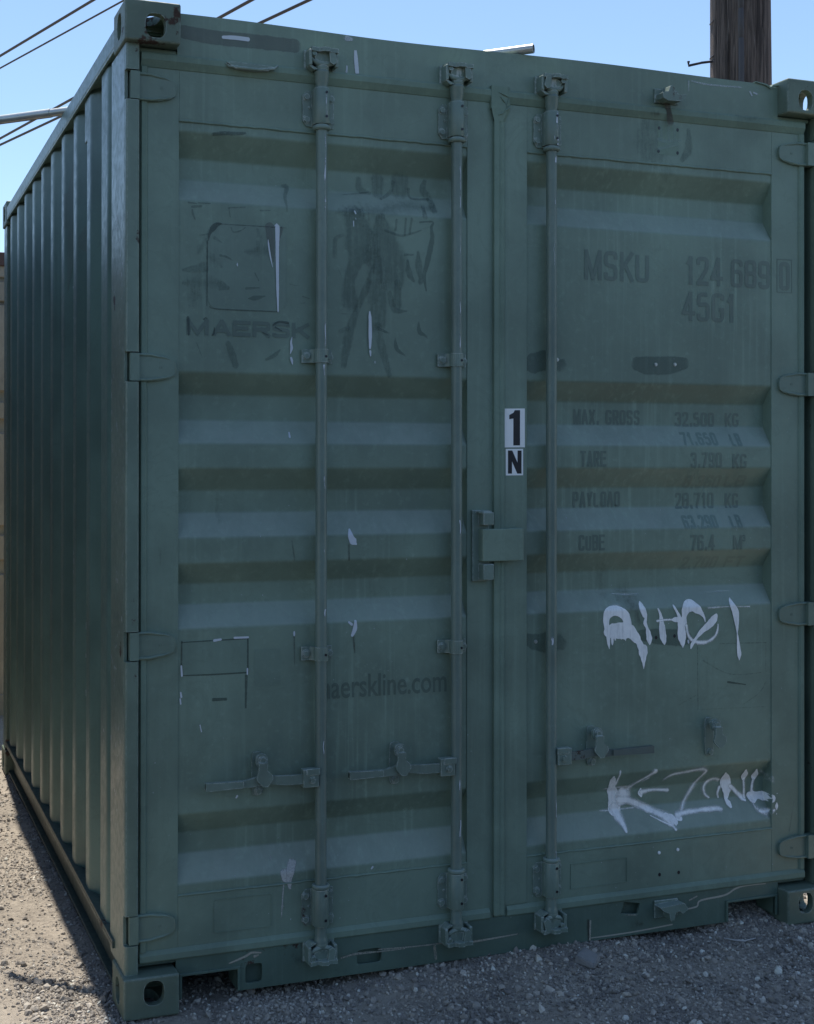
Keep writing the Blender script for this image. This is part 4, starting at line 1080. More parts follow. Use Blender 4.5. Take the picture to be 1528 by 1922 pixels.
def cam_keeper(x, zc, s_):
    """forked keeper welded to header or sill, its flat plate catching the sun"""
    mb = MB()
    mb.prism([(x - .044, .054), (x - .040, -.002), (x - .014, .004), (x - .006, -.008), (x + .012, -.010), (x + .020, .000), (x + .044, -.004), (x + .046, .054)], 'z', zc + s_ * .020, zc + s_ * .032)
    mb.box(x - .046, x - .036, .006, .054, zc - s_ * .022, zc + s_ * .027)
    mb.box(x + .036, x + .046, .006, .054, zc - s_ * .022, zc + s_ * .027)
    mb.box(x - .05, x + .05, .046, .0535, zc - s_ * .03, zc + s_ * .033)
    mb.prism([(x - .046, zc - s_ * .022), (x - .036, zc - s_ * .022), (x - .018, zc - s_ * .031), (x - .030, zc - s_ * .034)], 'y', .010, .045)
    return part('cam_keeper', mb, 'hardware', R0, .0055, 3)
RODS = [(doorL, .5988, False), (doorL, 1.0451, False), (doorR, 1.3788, True)]
for d, x, fl in RODS:
    locking_rod(d, x, fl)
    cam_keeper(x, 2.785, 1); cam_keeper(x, .117, -1)
# keepers left without a rod
mb = MB()
mb.box(1.776, 1.868, .046, .0535, 2.775, 2.822)
mb.prism([(1.782, 2.782), (1.780, 2.800), (1.802, 2.805), (1.809, 2.824), (1.822, 2.826), (1.826, 2.806), (1.846, 2.796), (1.872, 2.802), (1.874, 2.796), (1.852, 2.776), (1.80, 2.774)], 'y', .004, .047)
part('cam_keeper', mb, 'hardware', R0, .002)
mb = MB()
mb.box(1.776, 1.868, .046, .0525, .070, .128)
mb.prism([(1.775, .116), (1.868, .122), (1.884, .100), (1.862, .088), (1.850, .098), (1.834, .094), (1.830, .070), (1.814, .070), (1.810, .094), (1.79, .102)], 'y', .010, .047)
part('cam_keeper', mb, 'hardware', R0, .003)

# guide brackets
def guide(d, x, z0, z1, inv):
    mb = MB()
    w0, w1 = -.053, .046
    pl = [(x + w0, z0 + .016), (x + w0 + .012, z0), (x + w1, z0), (x + w1, z1 - .005), (x + w0 + .012, z1 - .005), (x + w0, z1 - .020)]
    mb.prism(pl, 'y', .049, YF + .001)
    # half sleeve round the rod
    mb.lathe_z(x, ROD_Y, [(.0225, z0 + .004), (.0240, z0 + .007), (.0240, z1 - .003), (.0225, z1)], 20)
    mb.box(x - .024, x + .024, ROD_Y, .050, z0 + .004, z1 - .002)
    lip = z0 if not inv else z1
    s_ = -1 if not inv else 1
    mb.lathe_z(x, ROD_Y, [(.0235, lip), (.0275, lip + s_ * .003), (.0275, lip + s_ * .011), (.0235, lip + s_ * .014)], 20)
    for zz in (z0 + .020, z1 - .024):
        mb.hexbolt(x - .042, .049, zz); mb.hexbolt(x + .036, .049, zz)
    mb.box(x - .036, x - .030, .045, .049, (z0 + z1) / 2 - .003, (z0 + z1) / 2 + .004)
    # grease holes
    o = part('rod_guide', mb, 'hardware', d, .0018, 2)
    for zz in (z0 + .024, z1 - .016):
        cc = [(x + .008 + .0042 * math.cos(a * .785), zz + .0042 * math.sin(a * .785)) for a in range(8)]
        part('grease_hole', MB().prism(cc, 'y', .0030, .012), 'black', d)
    return o
for d, x, fl in RODS:
    guide(d, x, 2.590, 2.702, False)
    guide(d, x, .190, .304, True)
def strap(d, x, z):
    mb = MB()
    pl = []
    for a in range(11):
        t = math.pi * a / 10
        pl.append((x - .0215 * math.cos(t), ROD_Y - .0215 * math.sin(t)))
    outer = [(x - .056, .046), (x - .030, .046), (x - .0215, .036)] + pl + [(x + .0215, .036), (x + .028, .046), (x + .041, .046)]
    inner = [(x + .041, .0515), (x + .024, .0515), (x - .024, .0515), (x - .056, .0515)]
    mb.prism(outer + inner, 'z', z - .020, z + .020)
    mb.hexbolt(x - .042, .046, z, .009); mb.hexbolt(x + .033, .046, z - .002, .008)
    # door-side stand-off so the strap meets the sheet
    mb.box(x - .052, x + .038, .0515, .0585, z - .016, z + .016)
    o = part('rod_strap', mb, 'hardware', d, .0022, 2)
    cc = [(x + .008 + .004 * math.cos(a * .785), z - .002 + .004 * math.sin(a * .785)) for a in range(8)]
    part('grease_hole', MB().prism(cc, 'y', .0062, .012), 'black', d)
for x in (.5988, 1.0451):
    strap(doorL, x, 1.899); strap(doorL, x, 1.007)

# handles and catches
def handle(d, xr, xend, zc, xc, mat_end=None):
    """xr hub at the rod, lever to xend, zc height, xc catch position"""
    s_ = -1 if xend < xr else 1
    mb = MB()
    mb.box(xr + s_ * .014, xr + s_ * .062, .006, .034, zc - .026, zc + .028)
    mb.box(xr + s_ * .010, xr + s_ * .052, .003, .0075, zc + .010, zc + .030)
    mb.hexbolt(xr + s_ * .034, .006, zc - .004, .008)
    part('handle_hub', mb, 'hardware', d, .0025, 2)
    mb = MB()
    a = xr + s_ * .060
    pl = [(a, .013), (a + s_ * .055, .014), (xc + s_ * -.030, .017), (xc, .020), (xc + s_ * .045, .010), (xc + s_ * .075, .009), (xend, .0095)]
    top = [(p[0], zc + p[1]) for p in pl]
    bt = [(a, -.015), (a + s_ * .05, -.014), (xc + s_ * -.02, -.006), (xc + s_ * .03, -.012), (xc + s_ * .08, -.010), (xend, -.0095)]
    bot = [(p[0], zc + p[1]) for p in bt]
    mb.prism(top + bot[::-1], 'y', .012, .022)
    mb.prism([(xc + s_ * .055, zc + .009), (xend, zc + .012), (xend, zc - .012), (xc + s_ * .055, zc - .010)], 'y', .005, .021)
    part('locking_handle', mb, mat_end or 'hardware', d, .003, 2)
    catch(d, xc, zc, s_)
def catch(d, xc, zc, s_, lone=False):
    y0 = door_y(xc, zc)
    mb = MB()
    mb.prism(oval(xc, zc + .018, .036, .130, 16, 5), 'y', y0 - .006, y0 + .001)
    mb.hexbolt(xc + .002, y0 - .006, zc - .034, .009)
    part('catch_plate', mb, 'hardware', d, .001)
    mb = MB()
    mb.prism(oval(xc + .004, zc + .062, .036, .040, 14), 'y', .018, .030)
    mb.hexbolt(xc + .004, .018, zc + .064, .0095, .009)
    mb.tube([(xc + .004, .024, zc + .062), (xc + .004, y0, zc + .062)], .008, 8)
    sh = [(xc - .010, zc + .058), (xc + .018, zc + .058), (xc + .016, zc + .036), (xc + .032, zc + .022), (xc + .034, zc + .010), (xc + .018, zc - .012), (xc + .004, zc - .012), (xc - .014, zc + .006), (xc - .016, zc + .014), (xc - .010, zc + .034)]
    mb.prism(sh, 'y', .002, .010)
    mb.box(xc - .008, xc + .016, .008, .026, zc + .05, zc + .060)
    part('catch_flap', mb, 'hardware', d, .003, 2)
handle(doorL, .5988, .240, .640, .408)
handle(doorL, 1.0451, .684, .638, .848)
handle(doorR, 1.3788, 1.748, .640, 1.540, 'rusty')
catch(doorR, 1.995, .638, 1, True)

# padlock guard over the joint of the doors
mb = MB().box(1.108, 1.166, .044, .056, 1.206, 1.430)
mb.box(1.130, 1.166, .010, .045, 1.384, 1.424).box(1.130, 1.166, .010, .045, 1.212, 1.262)
mb.box(1.120, 1.164, .020, .045, 1.420, 1.428)
part('lock_box_bracket', mb, 'hardware', doorL, .0025)
mb = MB().box(1.129, 1.272, .012, .018, 1.270, 1.372).box(1.129, 1.135, .018, .05, 1.270, 1.372).box(1.22, 1.272, .018, .052, 1.35, 1.373)
part('lock_box_plate', mb, 'paint', doorR, .003, 3)

# folded seal bracket on the header
mb = MB().tube([(.300, .050, 2.757), (.314, .034, 2.742), (.345, .028, 2.7385), (.40, .028, 2.738), (.45, .030, 2.746), (.466, .044, 2.762)], [.002, .0035, .004, .004, .0035, .002], 8)
mb.prism([(.306, 2.752), (.322, 2.7425), (.440, 2.7425), (.452, 2.750), (.440, 2.7535), (.33, 2.7555)], 'y', .030, .044)
part('seal_bracket', mb, 'hardware', R0)
mb = MB().prism([(.3255, 2.7402), (.40, 2.7400), (.436, 2.7395), (.40, 2.7350), (.333, 2.7360)], 'y', .0275, .0425)
part('seal_bracket_lip', mb, 'scuffed' if 'scuffed' in MAT else 'pipe', R0)

# number stickers on the cover strip
def poly_plate(name, polys, y, mat, parent, thick=.0006, label=None):
    mb = MB()
    for p in polys: mb.prism(p, 'y', y - thick, y)
    return part(name, mb, mat, parent, label=label)
st = poly_plate('number_sticker', [[(1.2235, 1.751), (1.2955, 1.7525), (1.2958, 1.6285), (1.2240, 1.6275)]], .0515, 'white', R0 if False else doorR, .0008, 'white sticker with a black figure 1')
one = [(1.240, 1.7175), (1.240, 1.731), (1.2545, 1.738), (1.2595, 1.7465), (1.278, 1.7468), (1.278, 1.6345), (1.2545, 1.6340), (1.2545, 1.7200)]
poly_plate('sticker_figure', [one], .0507, 'black', doorR)
poly_plate('number_sticker', [[(1.2275, 1.6230), (1.2895, 1.6235), (1.2895, 1.5390), (1.2280, 1.5385)]], .0515, 'white', doorR, .0008, 'white sticker with a black letter N')
xa, xb, za, zb = 1.2355, 1.2835, 1.5445, 1.6180
poly_plate('sticker_letter', [[(xa, za), (xa + .014, za), (xa + .014, zb - .034), (xb - .015, za), (xb, za), (xb, zb), (xb - .014, zb), (xb - .014, za + .034), (xa + .015, zb), (xa, zb)]], .0507, 'black', doorR)

# ------------------------------------------------------------------ lettering and marks on the doors
def text_mesh(body, x0, x1, zt, zb, surf, off, bold=.0, bounds_chars=None):
    cu = bpy.data.curves.new('t', 'FONT'); cu.body = body; cu.dimensions = '2D'; cu.fill_mode = 'BOTH' if False else 'FRONT' if False else 'BOTH'
    cu.offset = bold; cu.resolution_u = 4
    ob = bpy.data.objects.new('t', cu); COL.objects.link(ob)
    bpy.context.view_layer.update()
    me = bpy.data.meshes.new_from_object(ob.evaluated_get(bpy.context.evaluated_depsgraph_get()))
    bpy.data.objects.remove(ob)
    bm = bmesh.new(); bm.from_mesh(me); bpy.data.meshes.remove(me)
    xs = [v.co.x for v in bm.verts]; ys = [v.co.y for v in bm.verts]
    ax, bx, ay, by = min(xs), max(xs), min(ys), max(ys)
    for v in bm.verts:
        v.co = Vector((x0 + (v.co.x - ax) / (bx - ax) * (x1 - x0), 0, zb + (v.co.y - ay) / (by - ay) * (zt - zb)))
    drape(bm, surf, off)
    return bm
def drape(bm, surf, off, breaks=None):
    zs_ = [v.co.z for v in bm.verts]; lo, hi = min(zs_), max(zs_)
    for z in PZ:
        if lo < z < hi:
            bmesh.ops.bisect_plane(bm, geom=list(bm.verts) + list(bm.edges) + list(bm.faces), plane_co=(0, 0, z), plane_no=(0, 0, 1), dist=1e-5)
    for v in bm.verts: v.co.y = surf(v.co.x, v.co.z) - off
    bmesh.ops.recalc_face_normals(bm, faces=bm.faces)
    for fc in bm.faces:
        if fc.normal.y > 0: fc.normal_flip()
def bm_part(name, bm, mat, parent, label=None):
    me = bpy.data.meshes.new(name); bm.to_mesh(me); bm.free()
    o = link(name, me, mat, parent)
    if label: o['label'] = label
    return o
def islands(bm):
    bm.verts.ensure_lookup_table(); seen = set(); out = []
    for v0 in bm.verts:
        if v0.index in seen: continue
        st_ = [v0]; comp = set(); seen.add(v0.index)
        while st_:
            v = st_.pop(); comp.add(v)
            for e in v.link_edges:
                w = e.other_vert(v)
                if w.index not in seen: seen.add(w.index); st_.append(w)
        out.append(comp)
    return out
def glyphs(body, x0, x1, zt, zb, parent, off, bold, mat='ghost'):
    bm = text_mesh(body, x0, x1, zt, zb, door_y, off, bold)
    bm.verts.index_update()
    groups = []
    for comp in islands(bm):                                       # pieces that overlap sideways make one character
        a, b_ = min(v.co.x for v in comp), max(v.co.x for v in comp)
        for g_ in groups:
            if min(b_, g_[1]) - max(a, g_[0]) > .6 * min(b_ - a, g_[1] - g_[0]):
                g_[0] = min(a, g_[0]); g_[1] = max(b_, g_[1]); g_[2] |= comp; break
        else: groups.append([a, b_, set(comp)])
    for a, b_, comp in groups:
        idx = {v: i for i, v in enumerate(comp)}
        fcs = [tuple(idx[v] for v in f.verts) for f in bm.faces if f.verts[0] in comp]
        me = bpy.data.meshes.new('character'); me.from_pydata([v.co for v in comp], [], fcs)
        link('character', me, mat, parent)
    bm.free()
def letter_m(x0, x1, zt, zb, s_, parent, off, mat='ghost', surf=door_y):
    w = x1 - x0; h = zt - zb; c = (x0 + x1) / 2
    bm = bmesh.new()
    quads = [[(x0, zb), (x0 + s_, zb), (x0 + s_, zt), (x0, zt)], [(x1 - s_, zb), (x1, zb), (x1, zt), (x1 - s_, zt)],
             [(x0 + s_, zt), (x0 + s_, zt - s_ * 1.9), (c, zb), (c, zb + s_ * 1.9)], [(c, zb + s_ * 1.9), (c, zb), (x1 - s_, zt - s_ * 1.9), (x1 - s_, zt)]]
    for q_ in quads: bm.faces.new([bm.verts.new((a, 0, b_)) for a, b_ in q_])
    bmesh.ops.remove_doubles(bm, verts=bm.verts, dist=1e-6)
    drape(bm, surf, off)
    if parent is None: return bm
    bm_part('character', bm, mat, parent)
SQ = [(0, 0), (0, 1), (1, 1), (1, 0)]
FONT = {'S': [[(1, .76), (1, 1), (0, 1), (0, .54), (1, .46), (1, 0), (0, 0), (0, .24)]], 'K': [[(0, 0), (0, 1)], [(1, 1), (.08, .42)], [(.34, .58), (1, 0)]],
        'U': [[(0, 1), (0, 0), (1, 0), (1, 1)]], '1': [[(.62, 0), (.62, 1)], [(.15, .80), (.62, .98)]], '2': [[(0, .74), (0, 1), (1, 1), (1, .60), (0, 0)], [(0, 0), (1, 0)]],
        '4': [[(.74, 0), (.74, 1)], [(.70, 1), (0, .24)], [(0, .24), (1.05, .24)]], '6': [[(1, .80), (1, 1), (0, 1), (0, 0), (1, 0), (1, .56), (.28, .56)]],
        '8': [[(.5, .53), (0, .53), (0, 1), (1, 1), (1, .53), (.5, .53)], [(.5, .53), (0, .53), (0, 0), (1, 0), (1, .53), (.5, .53)]],
        '9': [[(0, .20), (0, 0), (1, 0), (1, 1), (0, 1), (0, .44), (.72, .44)]], '5': [[(.95, 1), (0.05, 1), (0, .58)], [(0, .58), (1, .62), (1, 0), (0, 0), (0, .22)]],
        'G': [[(1, .80), (1, 1), (0, 1), (0, 0), (1, 0), (1, .40)], [(1, .41), (.82, .41)]], '0': [[(.5, 0), (0, 0), (0, 1), (1, 1), (1, 0), (.5, 0)]], 'O': [[(.5, 0), (0, 0), (0, 1), (1, 1), (1, 0), (.5, 0)]],
        '3': [[(0, .78), (0, 1), (1, 1), (1, .53), (.35, .53)], [(.35, .53), (1, .53), (1, 0), (0, 0), (0, .22)]], '7': [[(0, 1), (1, 1)], [(1, 1), (.35, 0)]],
        'A': [[(0, 0), (.46, 1)], [(.54, 1), (1, 0)], [(.18, .28), (.82, .28)]], 'X': [[(0, 0), (1, 1)], [(0, 1), (1, 0)]], 'R': [[(0, 0), (0, 1)], [(0, 1), (1, 1), (1, .48), (0, .48)], [(.5, .48), (1, 0)]],
        'P': [[(0, 0), (0, 1)], [(0, 1), (1, 1), (1, .46), (0, .46)]], 'B': [[(0, 0), (0, 1)], [(0, 1), (1, 1), (1, .53), (0, .53)], [(.5, .53), (1, .53), (1, 0), (0, 0)]],
        'C': [[(1, .74), (1, 1), (0, 1), (0, 0), (1, 0), (1, .26)]], 'D': [[(0, 0), (0, 1), (1, 1), (1, 0), (0, 0)]], 'E': [[(0, 0), (0, 1)], [(0, 1), (1, 1)], [(0, .53), (.85, .53)], [(0, 0), (1, 0)]],
        'F': [[(0, 0), (0, 1)], [(0, 1), (1, 1)], [(0, .53), (.85, .53)]], 'L': [[(0, 1), (0, 0), (1, 0)]], 'T': [[(0, 1), (1, 1)], [(.5, 1), (.5, 0)]],
        'Y': [[(0, 1), (.5, .45), (.5, 0)], [(1, 1), (.5, .45)]], 'M': [[(0, 0), (0, 1)], [(0, 1), (.5, 0)], [(.5, 0), (1, 1)], [(1, 1), (1, 0)]], '.': [[(.5, -.02), (.5, .10)]]}
ADV = {'1': .62, '.': .22, ' ': .55, 'M': 1.35}
def stroke_line(body, x0, x1, zt, zb, parent, off, weight, mat='ghost', rnd=.34, gap=.24):
    units = sum(ADV.get(c, 1) for c in body) + gap * (len(body) - 1)
    u = (x1 - x0 - weight * len(body)) / units; x = x0 + weight / 2
    H_ = zt - zb - weight
    for c in body:
        cw = ADV.get(c, 1) * u
        if c == ' ': x += cw + weight + gap * u; continue
        total = bmesh.new()
        for si, st_ in enumerate(FONT[c]):
            pts = [(x + p[0] * cw, zb + weight / 2 + p[1] * H_) for p in st_]
            if len(pts) > 2: pts = rounded(pts, rnd * min(cw, H_), 4)
            P_ = [Vector(p) for p in pts]
            P_ = [P_[0]] + [p for q_, p in zip(P_, P_[1:]) if (p - q_).length > 1e-6]
            bm = bmesh.new(); L_, R_ = [], []
            for k, p in enumerate(P_):
                a = (p - P_[k - 1]).normalized() if k else None
                e = (P_[k + 1] - p).normalized() if k + 1 < len(P_) else None
                d_ = ((a or e) + (e or a)).normalized()
                nrm = Vector((-d_.y, d_.x)); dn = Vector((-(a or e).y, (a or e).x))
                hw = weight / 2 / max(.5, nrm.dot(dn))
                q_ = p + (d_ * (-weight / 2 if k == 0 else weight / 2 if k + 1 == len(P_) else 0) if st_[0] != st_[-1] and len(st_) == 2 else Vector((0, 0)))
                L_.append(bm.verts.new((q_.x + nrm.x * hw, 0, q_.y + nrm.y * hw))); R_.append(bm.verts.new((q_.x - nrm.x * hw, 0, q_.y - nrm.y * hw)))
            for k in range(len(L_) - 1): bm.faces.new((L_[k], L_[k + 1], R_[k + 1], R_[k]))
            drape(bm, door_y, off + .00015 * si)
            mm = bpy.data.meshes.new('tmp'); bm.to_mesh(mm); bm.free(); total.from_mesh(mm); bpy.data.meshes.remove(mm)
        bm_part('character', total, mat, parent)
        x += cw + weight + gap * u
FAINT = {'8.360', '2.700', 'FT', '71.650', '63.290'}
for t, x0, x1, zt, zb in RIGHT_TEXT:
    big = zt - zb > .08
    stroke_line(t, x0, x1, zt, zb, doorR, .0009, 0.0138 if big else .0085 if t != '3' else .004, 'faint' if t in FAINT or t == 'LB' else 'ghost')
stroke_line('0', 2.283, 2.327, 2.274, 2.176, doorR, .0009, .0145)
(t, x0, x1, zt, zb) = LEFT_TEXT[0]
stroke_line('M', .1925, .258, zt, zb, doorL, .0012, .0115)
stroke_line('AERSK', .271, x1, zt, zb, doorL, .0012, .0115, rnd=.18, gap=.16)
(t, x0, x1, zt, zb) = LEFT_TEXT[1]
glyphs(t, x0, x1, zt, zb, doorL, .0012, .010)

def ribbon(bm, lay, pts, soft, surf, off, step=.004):
    P_ = [Vector((p[0], p[1])) for p in pts]
    if len(P_) < 2 or sum((a - b_).length for a, b_ in zip(P_, P_[1:])) < .0015: return
    # Catmull-Rom resampling
    smp = []
    for i in range(len(P_) - 1):
        p0 = P_[max(i - 1, 0)]; p1 = P_[i]; p2 = P_[i + 1]; p3 = P_[min(i + 2, len(P_) - 1)]
        n = max(2, int((p2 - p1).length / step))
        for k in range(n + (1 if i == len(P_) - 2 else 0)):
            t = k / n
            c = .5 * ((2 * p1) + (p2 - p0) * t + (2 * p0 - 5 * p1 + 4 * p2 - p3) * t * t + (3 * p1 - p0 - 3 * p2 + p3) * t ** 3)
            e = t * t * (3 - 2 * t)
            smp.append((c, pts[i][2] * (1 - e) + pts[i + 1][2] * e, abs(pts[i][3]) * (1 - t) + abs(pts[i + 1][3]) * t))
    # round ends
    def cap(c, d, w, cv, sgn):
        r = []
        if w < .004: return r
        for a in (80, 60, 40, 20):
            r.append((c + d * sgn * w * .5 * math.sin(math.radians(a)), w * math.cos(math.radians(a)), cv))
        return r
    if len(smp) > 2:
        d0 = (smp[1][0] - smp[0][0]).normalized(); d1 = (smp[-1][0] - smp[-2][0]).normalized()
        smp = cap(smp[0][0], d0, smp[0][1], smp[0][2], -1) + smp + cap(smp[-1][0], d1, smp[-1][1], smp[-1][2], 1)[::-1]
    rows = []
    lat = (-1, -.8, -.6, -.4, -.2, 0, .2, .4, .6, .8, 1) if soft > 0 else (-1, -.8, 0, .8, 1)
    L_ = len(smp)
    for i, (c, w, cv) in enumerate(smp):
        d = smp[min(i + 1, L_ - 1)][0] - smp[max(i - 1, 0)][0]
        d = d.normalized() if d.length > 1e-9 else Vector((1, 0))
        nrm = Vector((-d.y, d.x))
        endf = 1.0
        if soft > 0: endf = min(1.0, (min(i, L_ - 1 - i) + .3) / 4.0)
        row = []
        wv = w * (1 + .10 * (mnoise.noise(Vector((c.x * 120, c.y * 120, 3.0))))) + (w * 1.1 * soft + .006 * soft if soft > .3 else 0)
        for l in lat:
            q = c + nrm * (l * wv * .5)
            v = bm.verts.new((q.x, 0, q.y))
            al = abs(l)
            if soft > 0: f_ = (min(1.0, (1 - al) / max(soft, .05)) if soft < .45 else (1 - al)) ** (1.0 + 1.1 * soft)
            else: f_ = .66 if al == 1 else 1
            v[lay] = cv * f_ * endf
            row.append(v)
        rows.append(row)
    for a, b_ in zip(rows, rows[1:]):
        for k in range(len(lat) - 1):
            try: bm.faces.new((a[k], a[k + 1], b_[k + 1], b_[k]))
            except ValueError: pass
def coat(name, strokes_, mat, parent, surf=door_y, off=.0011, label=None, groups=None):
    """each mark is a part of its own; the ones too small to pick apart are joined"""
    single, small = [], []
    if groups: single = groups; small = [k for k in range(len(strokes_)) if not any(k in g_ for g_ in groups)]
    else:
        for k, (soft, pts) in enumerate(strokes_):
            xs = [p[0] for p in pts]; zs_ = [p[1] for p in pts]
            ext = max(max(xs) - min(xs), max(zs_) - min(zs_))
            if ext > .024: single.append([k])
            elif ext > .0012: small.append(k)
    for grp, st_ in [(g_, False) for g_ in single] + ([(small, True)] if small else []):
        total = bmesh.new(); total.verts.layers.float.new('cover')
        for i in grp:
            soft, pts = strokes_[i]
            bm = bmesh.new(); lay = bm.verts.layers.float.new('cover')
            ribbon(bm, lay, pts, soft, surf, off)
            if bm.faces:
                drape(bm, surf, off + .00007 * i)
                mm = bpy.data.meshes.new('tmp'); bm.to_mesh(mm)
                total.from_mesh(mm); bpy.data.meshes.remove(mm)
            bm.free()
        if not total.faces: total.free(); continue
        o = bm_part(name, total, mat, parent, None if st_ else label)
        if st_: o['kind'] = 'stuff'
coat('smear', SMEAR_MIDDLE, 'smear', doorL, off=.0004)
coat('smear', SMEAR_LOGO, 'smear', doorL, off=.0016)
# painted-over square sticker
def rrect(x0, x1, z0, z1, r, n=6):
    pts = []
    for cx, cz, a0 in ((x1 - r, z1 - r, 0), (x0 + r, z1 - r, 90), (x0 + r, z0 + r, 180), (x1 - r, z0 + r, 270)):
        for i in range(n + 1):
            a = math.radians(a0 + 90 * i / n)
            pts.append((cx + r * math.cos(a), cz + r * math.sin(a)))
    return pts
poly_plate('square_sticker', [rrect(.2555, .4965, 2.029, 2.284, .034)], YO, 'decal', doorL, .0012, 'square painted-over sticker with a torn right edge')
coat('sticker_tear', LOGO_TEAR, 'line', doorL, off=.0032)
coat('sticker_tear', LOGO_TEAR_DARK, 'label', doorL, off=.0030)
coat('letter_tear', LETTER_TEAR, 'line', doorL, off=.0018)
coat('bare_sliver', CHIPS, 'chip', doorL, off=.0036)
coat('paint_chip', CHIPS_B, 'chip', doorL, off=.0050)
coat('paint_chip', CHIPS_C, 'chip', doorL, off=.0014)
coat('bird_dropping', BIRD_DROPPING, 'dropping', doorL, off=.0014)
coat('touch_up_patch', TOUCH_UP, 'touch', doorR, off=.0007)
coat('touch_up_patch', TOUCH_UP_ROD, 'touch', doorR, off=.0007)
coat('scuff', SCUFF, 'smear', doorR, off=.0005)
coat('scraped_patch', SCRAPE, 'wash', doorR, off=.0016)
coat('header_mark', HEADER_MARKS, 'chip', R0, lambda x, z: .053, .0016)
coat('label_remnant', HEADER_LABEL, 'label', R0, lambda x, z: .053, .0006)
coat('sill_scrape', SILL_SCRAPES, 'scrape', R0, lambda x, z: .053, .0010)
coat('sticker_outline', PANEL_LINES, 'line', doorR, off=.0009)
coat('drip_stain', STAINS, 'stain', doorL, off=.0007)
coat('drip_stain', STAINS_HIGH, 'stain', R0, lambda x, z: .0425, .0008)
coat('drip_stain', STAINS_LOW, 'stain', R0, lambda x, z: .053, .0007)
coat('graffiti_letter', TAG_UPPER, 'spray', doorR, off=.0014, groups=[list(range(9)), [9], [10, 11, 12, 13], [14, 15, 16], [17, 18], [19], [20]])
coat('graffiti_letter', TAG_LOWER, 'spray', doorR, off=.0014, groups=[list(range(2, 11)), [11, 12], [13, 14, 15], [16, 17, 18], [19, 20, 21, 22], [23, 24, 25, 26, 27, 28, 29], [0], [1]])
coat('graffiti_drip', TAG_DRIP, 'spray', doorR, off=.0012)

# painted-over label plates
def raised_frame(x0, x1, z0, z1, r, w, y, mat, parent, name='label_frame'):
    o_, i_ = rrect(x0, x1, z0, z1, r), rrect(x0 + w, x1 - w, z0 + w, z1 - w, max(r - w, .001))
    n = len(o_)
    v = [(a, y, b_) for a, b_ in o_] + [(a, y, b_) for a, b_ in i_] + [(a, y + .003, b_) for a, b_ in o_] + [(a, y + .003, b_) for a, b_ in i_]
    f = []
    for k in range(n):
        m_ = (k + 1) % n
        f += [(k, m_, n + m_, n + k), (k, 2 * n + k, 2 * n + m_, m_), (n + k, n + m_, 3 * n + m_, 3 * n + k)]
    return part(name, MB().add(v, f), mat, parent)
raised_frame(2.273, 2.337, 2.167, 2.284, .001, .003, YF - .0009, 'ghost', doorR, 'check_digit_frame')
raised_frame(.275, .454, .200, .2985, .008, .0022, YF - .0018, 'paint', doorL)
raised_frame(1.464, 1.675, .199, .281, .001, .0022, YF - .0020, 'gasket', doorR)
poly_plate('painted_label', [rrect(.179, .3795, .960, 1.058, .002)], YO, 'decal', doorL, .0009)
poly_plate('painted_label', [rrect(.399, .481, .913, 1.025, .004)], YO, 'decal', doorL, .0007)
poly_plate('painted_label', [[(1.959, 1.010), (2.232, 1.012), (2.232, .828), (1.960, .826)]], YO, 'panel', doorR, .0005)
# clean patch and bolt holes of the missing rod
poly_plate('bracket_scar', [rrect(1.794, 1.876, 2.607, 2.706, .006)], YF, 'gasket', doorR, .0006)
mb = MB()
for x, z in ((1.7985, 2.694), (1.8705, 2.6935), (1.7965, 2.617), (1.8705, 2.6165), (1.801, .2105), (1.8757, .2098), (1.789, .998), (1.861, 1.000)):
    y = door_y(x, z); mb = MB()
    mb.prism([(x + .0052 * math.cos(a * .785), z + .0062 * math.sin(a * .785)) for a in range(8)], 'y', y - .0009, y)
    part('bolt_hole', mb, 'black', doorR)
mb = MB()
for x, z in ((1.7875, 1.906), (1.862, 1.908), (1.416, 1.912), (1.3384, 1.005)):
    y = door_y(x, z); part('screw', MB().hexbolt(x, y, z, .0045, .005), 'pipe', doorR)
mb = MB()
for x, z in ((1.7988, .2833), (1.8716, .2866)):
    part('screw', MB().hexbolt(x, YF, z, .004, .004), 'white', doorR)

# wear along the front of the locking rods
def rod_wear(xc, spans):
    st = []
    for z0, z1, w, dx in spans:
        n = max(2, int((z1 - z0) / .02) + 1)
        st.append((0.3, [(xc + dx + random.uniform(-.0022, .0022), z0 + (z1 - z0) * i / n, w * random.uniform(.4, 1.3), random.choice((.2, .8, .9, .5))) for i in range(n + 1)]))
    return st
def rod_surf(xc):
    return lambda x, z: ROD_Y - math.sqrt(max(1e-8, .0177 ** 2 - min(.0175, abs(x - xc)) ** 2))
for d, xc, spans in ((doorL, .5988, [(2.36, 2.565, .006, .006), (2.28, 2.36, .004, .006), (1.93, 2.02, .006, .006), (1.84, 1.87, .006, .004), (1.49, 1.55, .003, .005), (1.30, 1.33, .003, .004), (1.12, 1.14, .006, .006), (.70, .76, .003, .002), (2.10, 2.115, .003, .004)]),
                     (doorL, 1.0451, [(2.36, 2.53, .003, .004), (2.00, 2.09, .004, .004), (1.93, 1.98, .004, .004), (1.35, 1.40, .005, .004), (1.16, 1.19, .006, .006), (1.84, 1.87, .004, .004), (.42, .47, .007, .006), (.55, .60, .004, .002), (2.20, 2.30, .002, .004)]),
                     (doorR, 1.3788, [(2.54, 2.56, .008, .006), (2.40, 2.43, .004, .004), (1.00, 1.02, .010, -.006), (.70, .74, .005, .010), (.45, .52, .004, .008), (.30, .34, .004, .01), (2.2, 2.3, .002, .0)])):
    coat('rod_scratch', rod_wear(xc, spans), 'chip', d, rod_surf(xc), .0006)
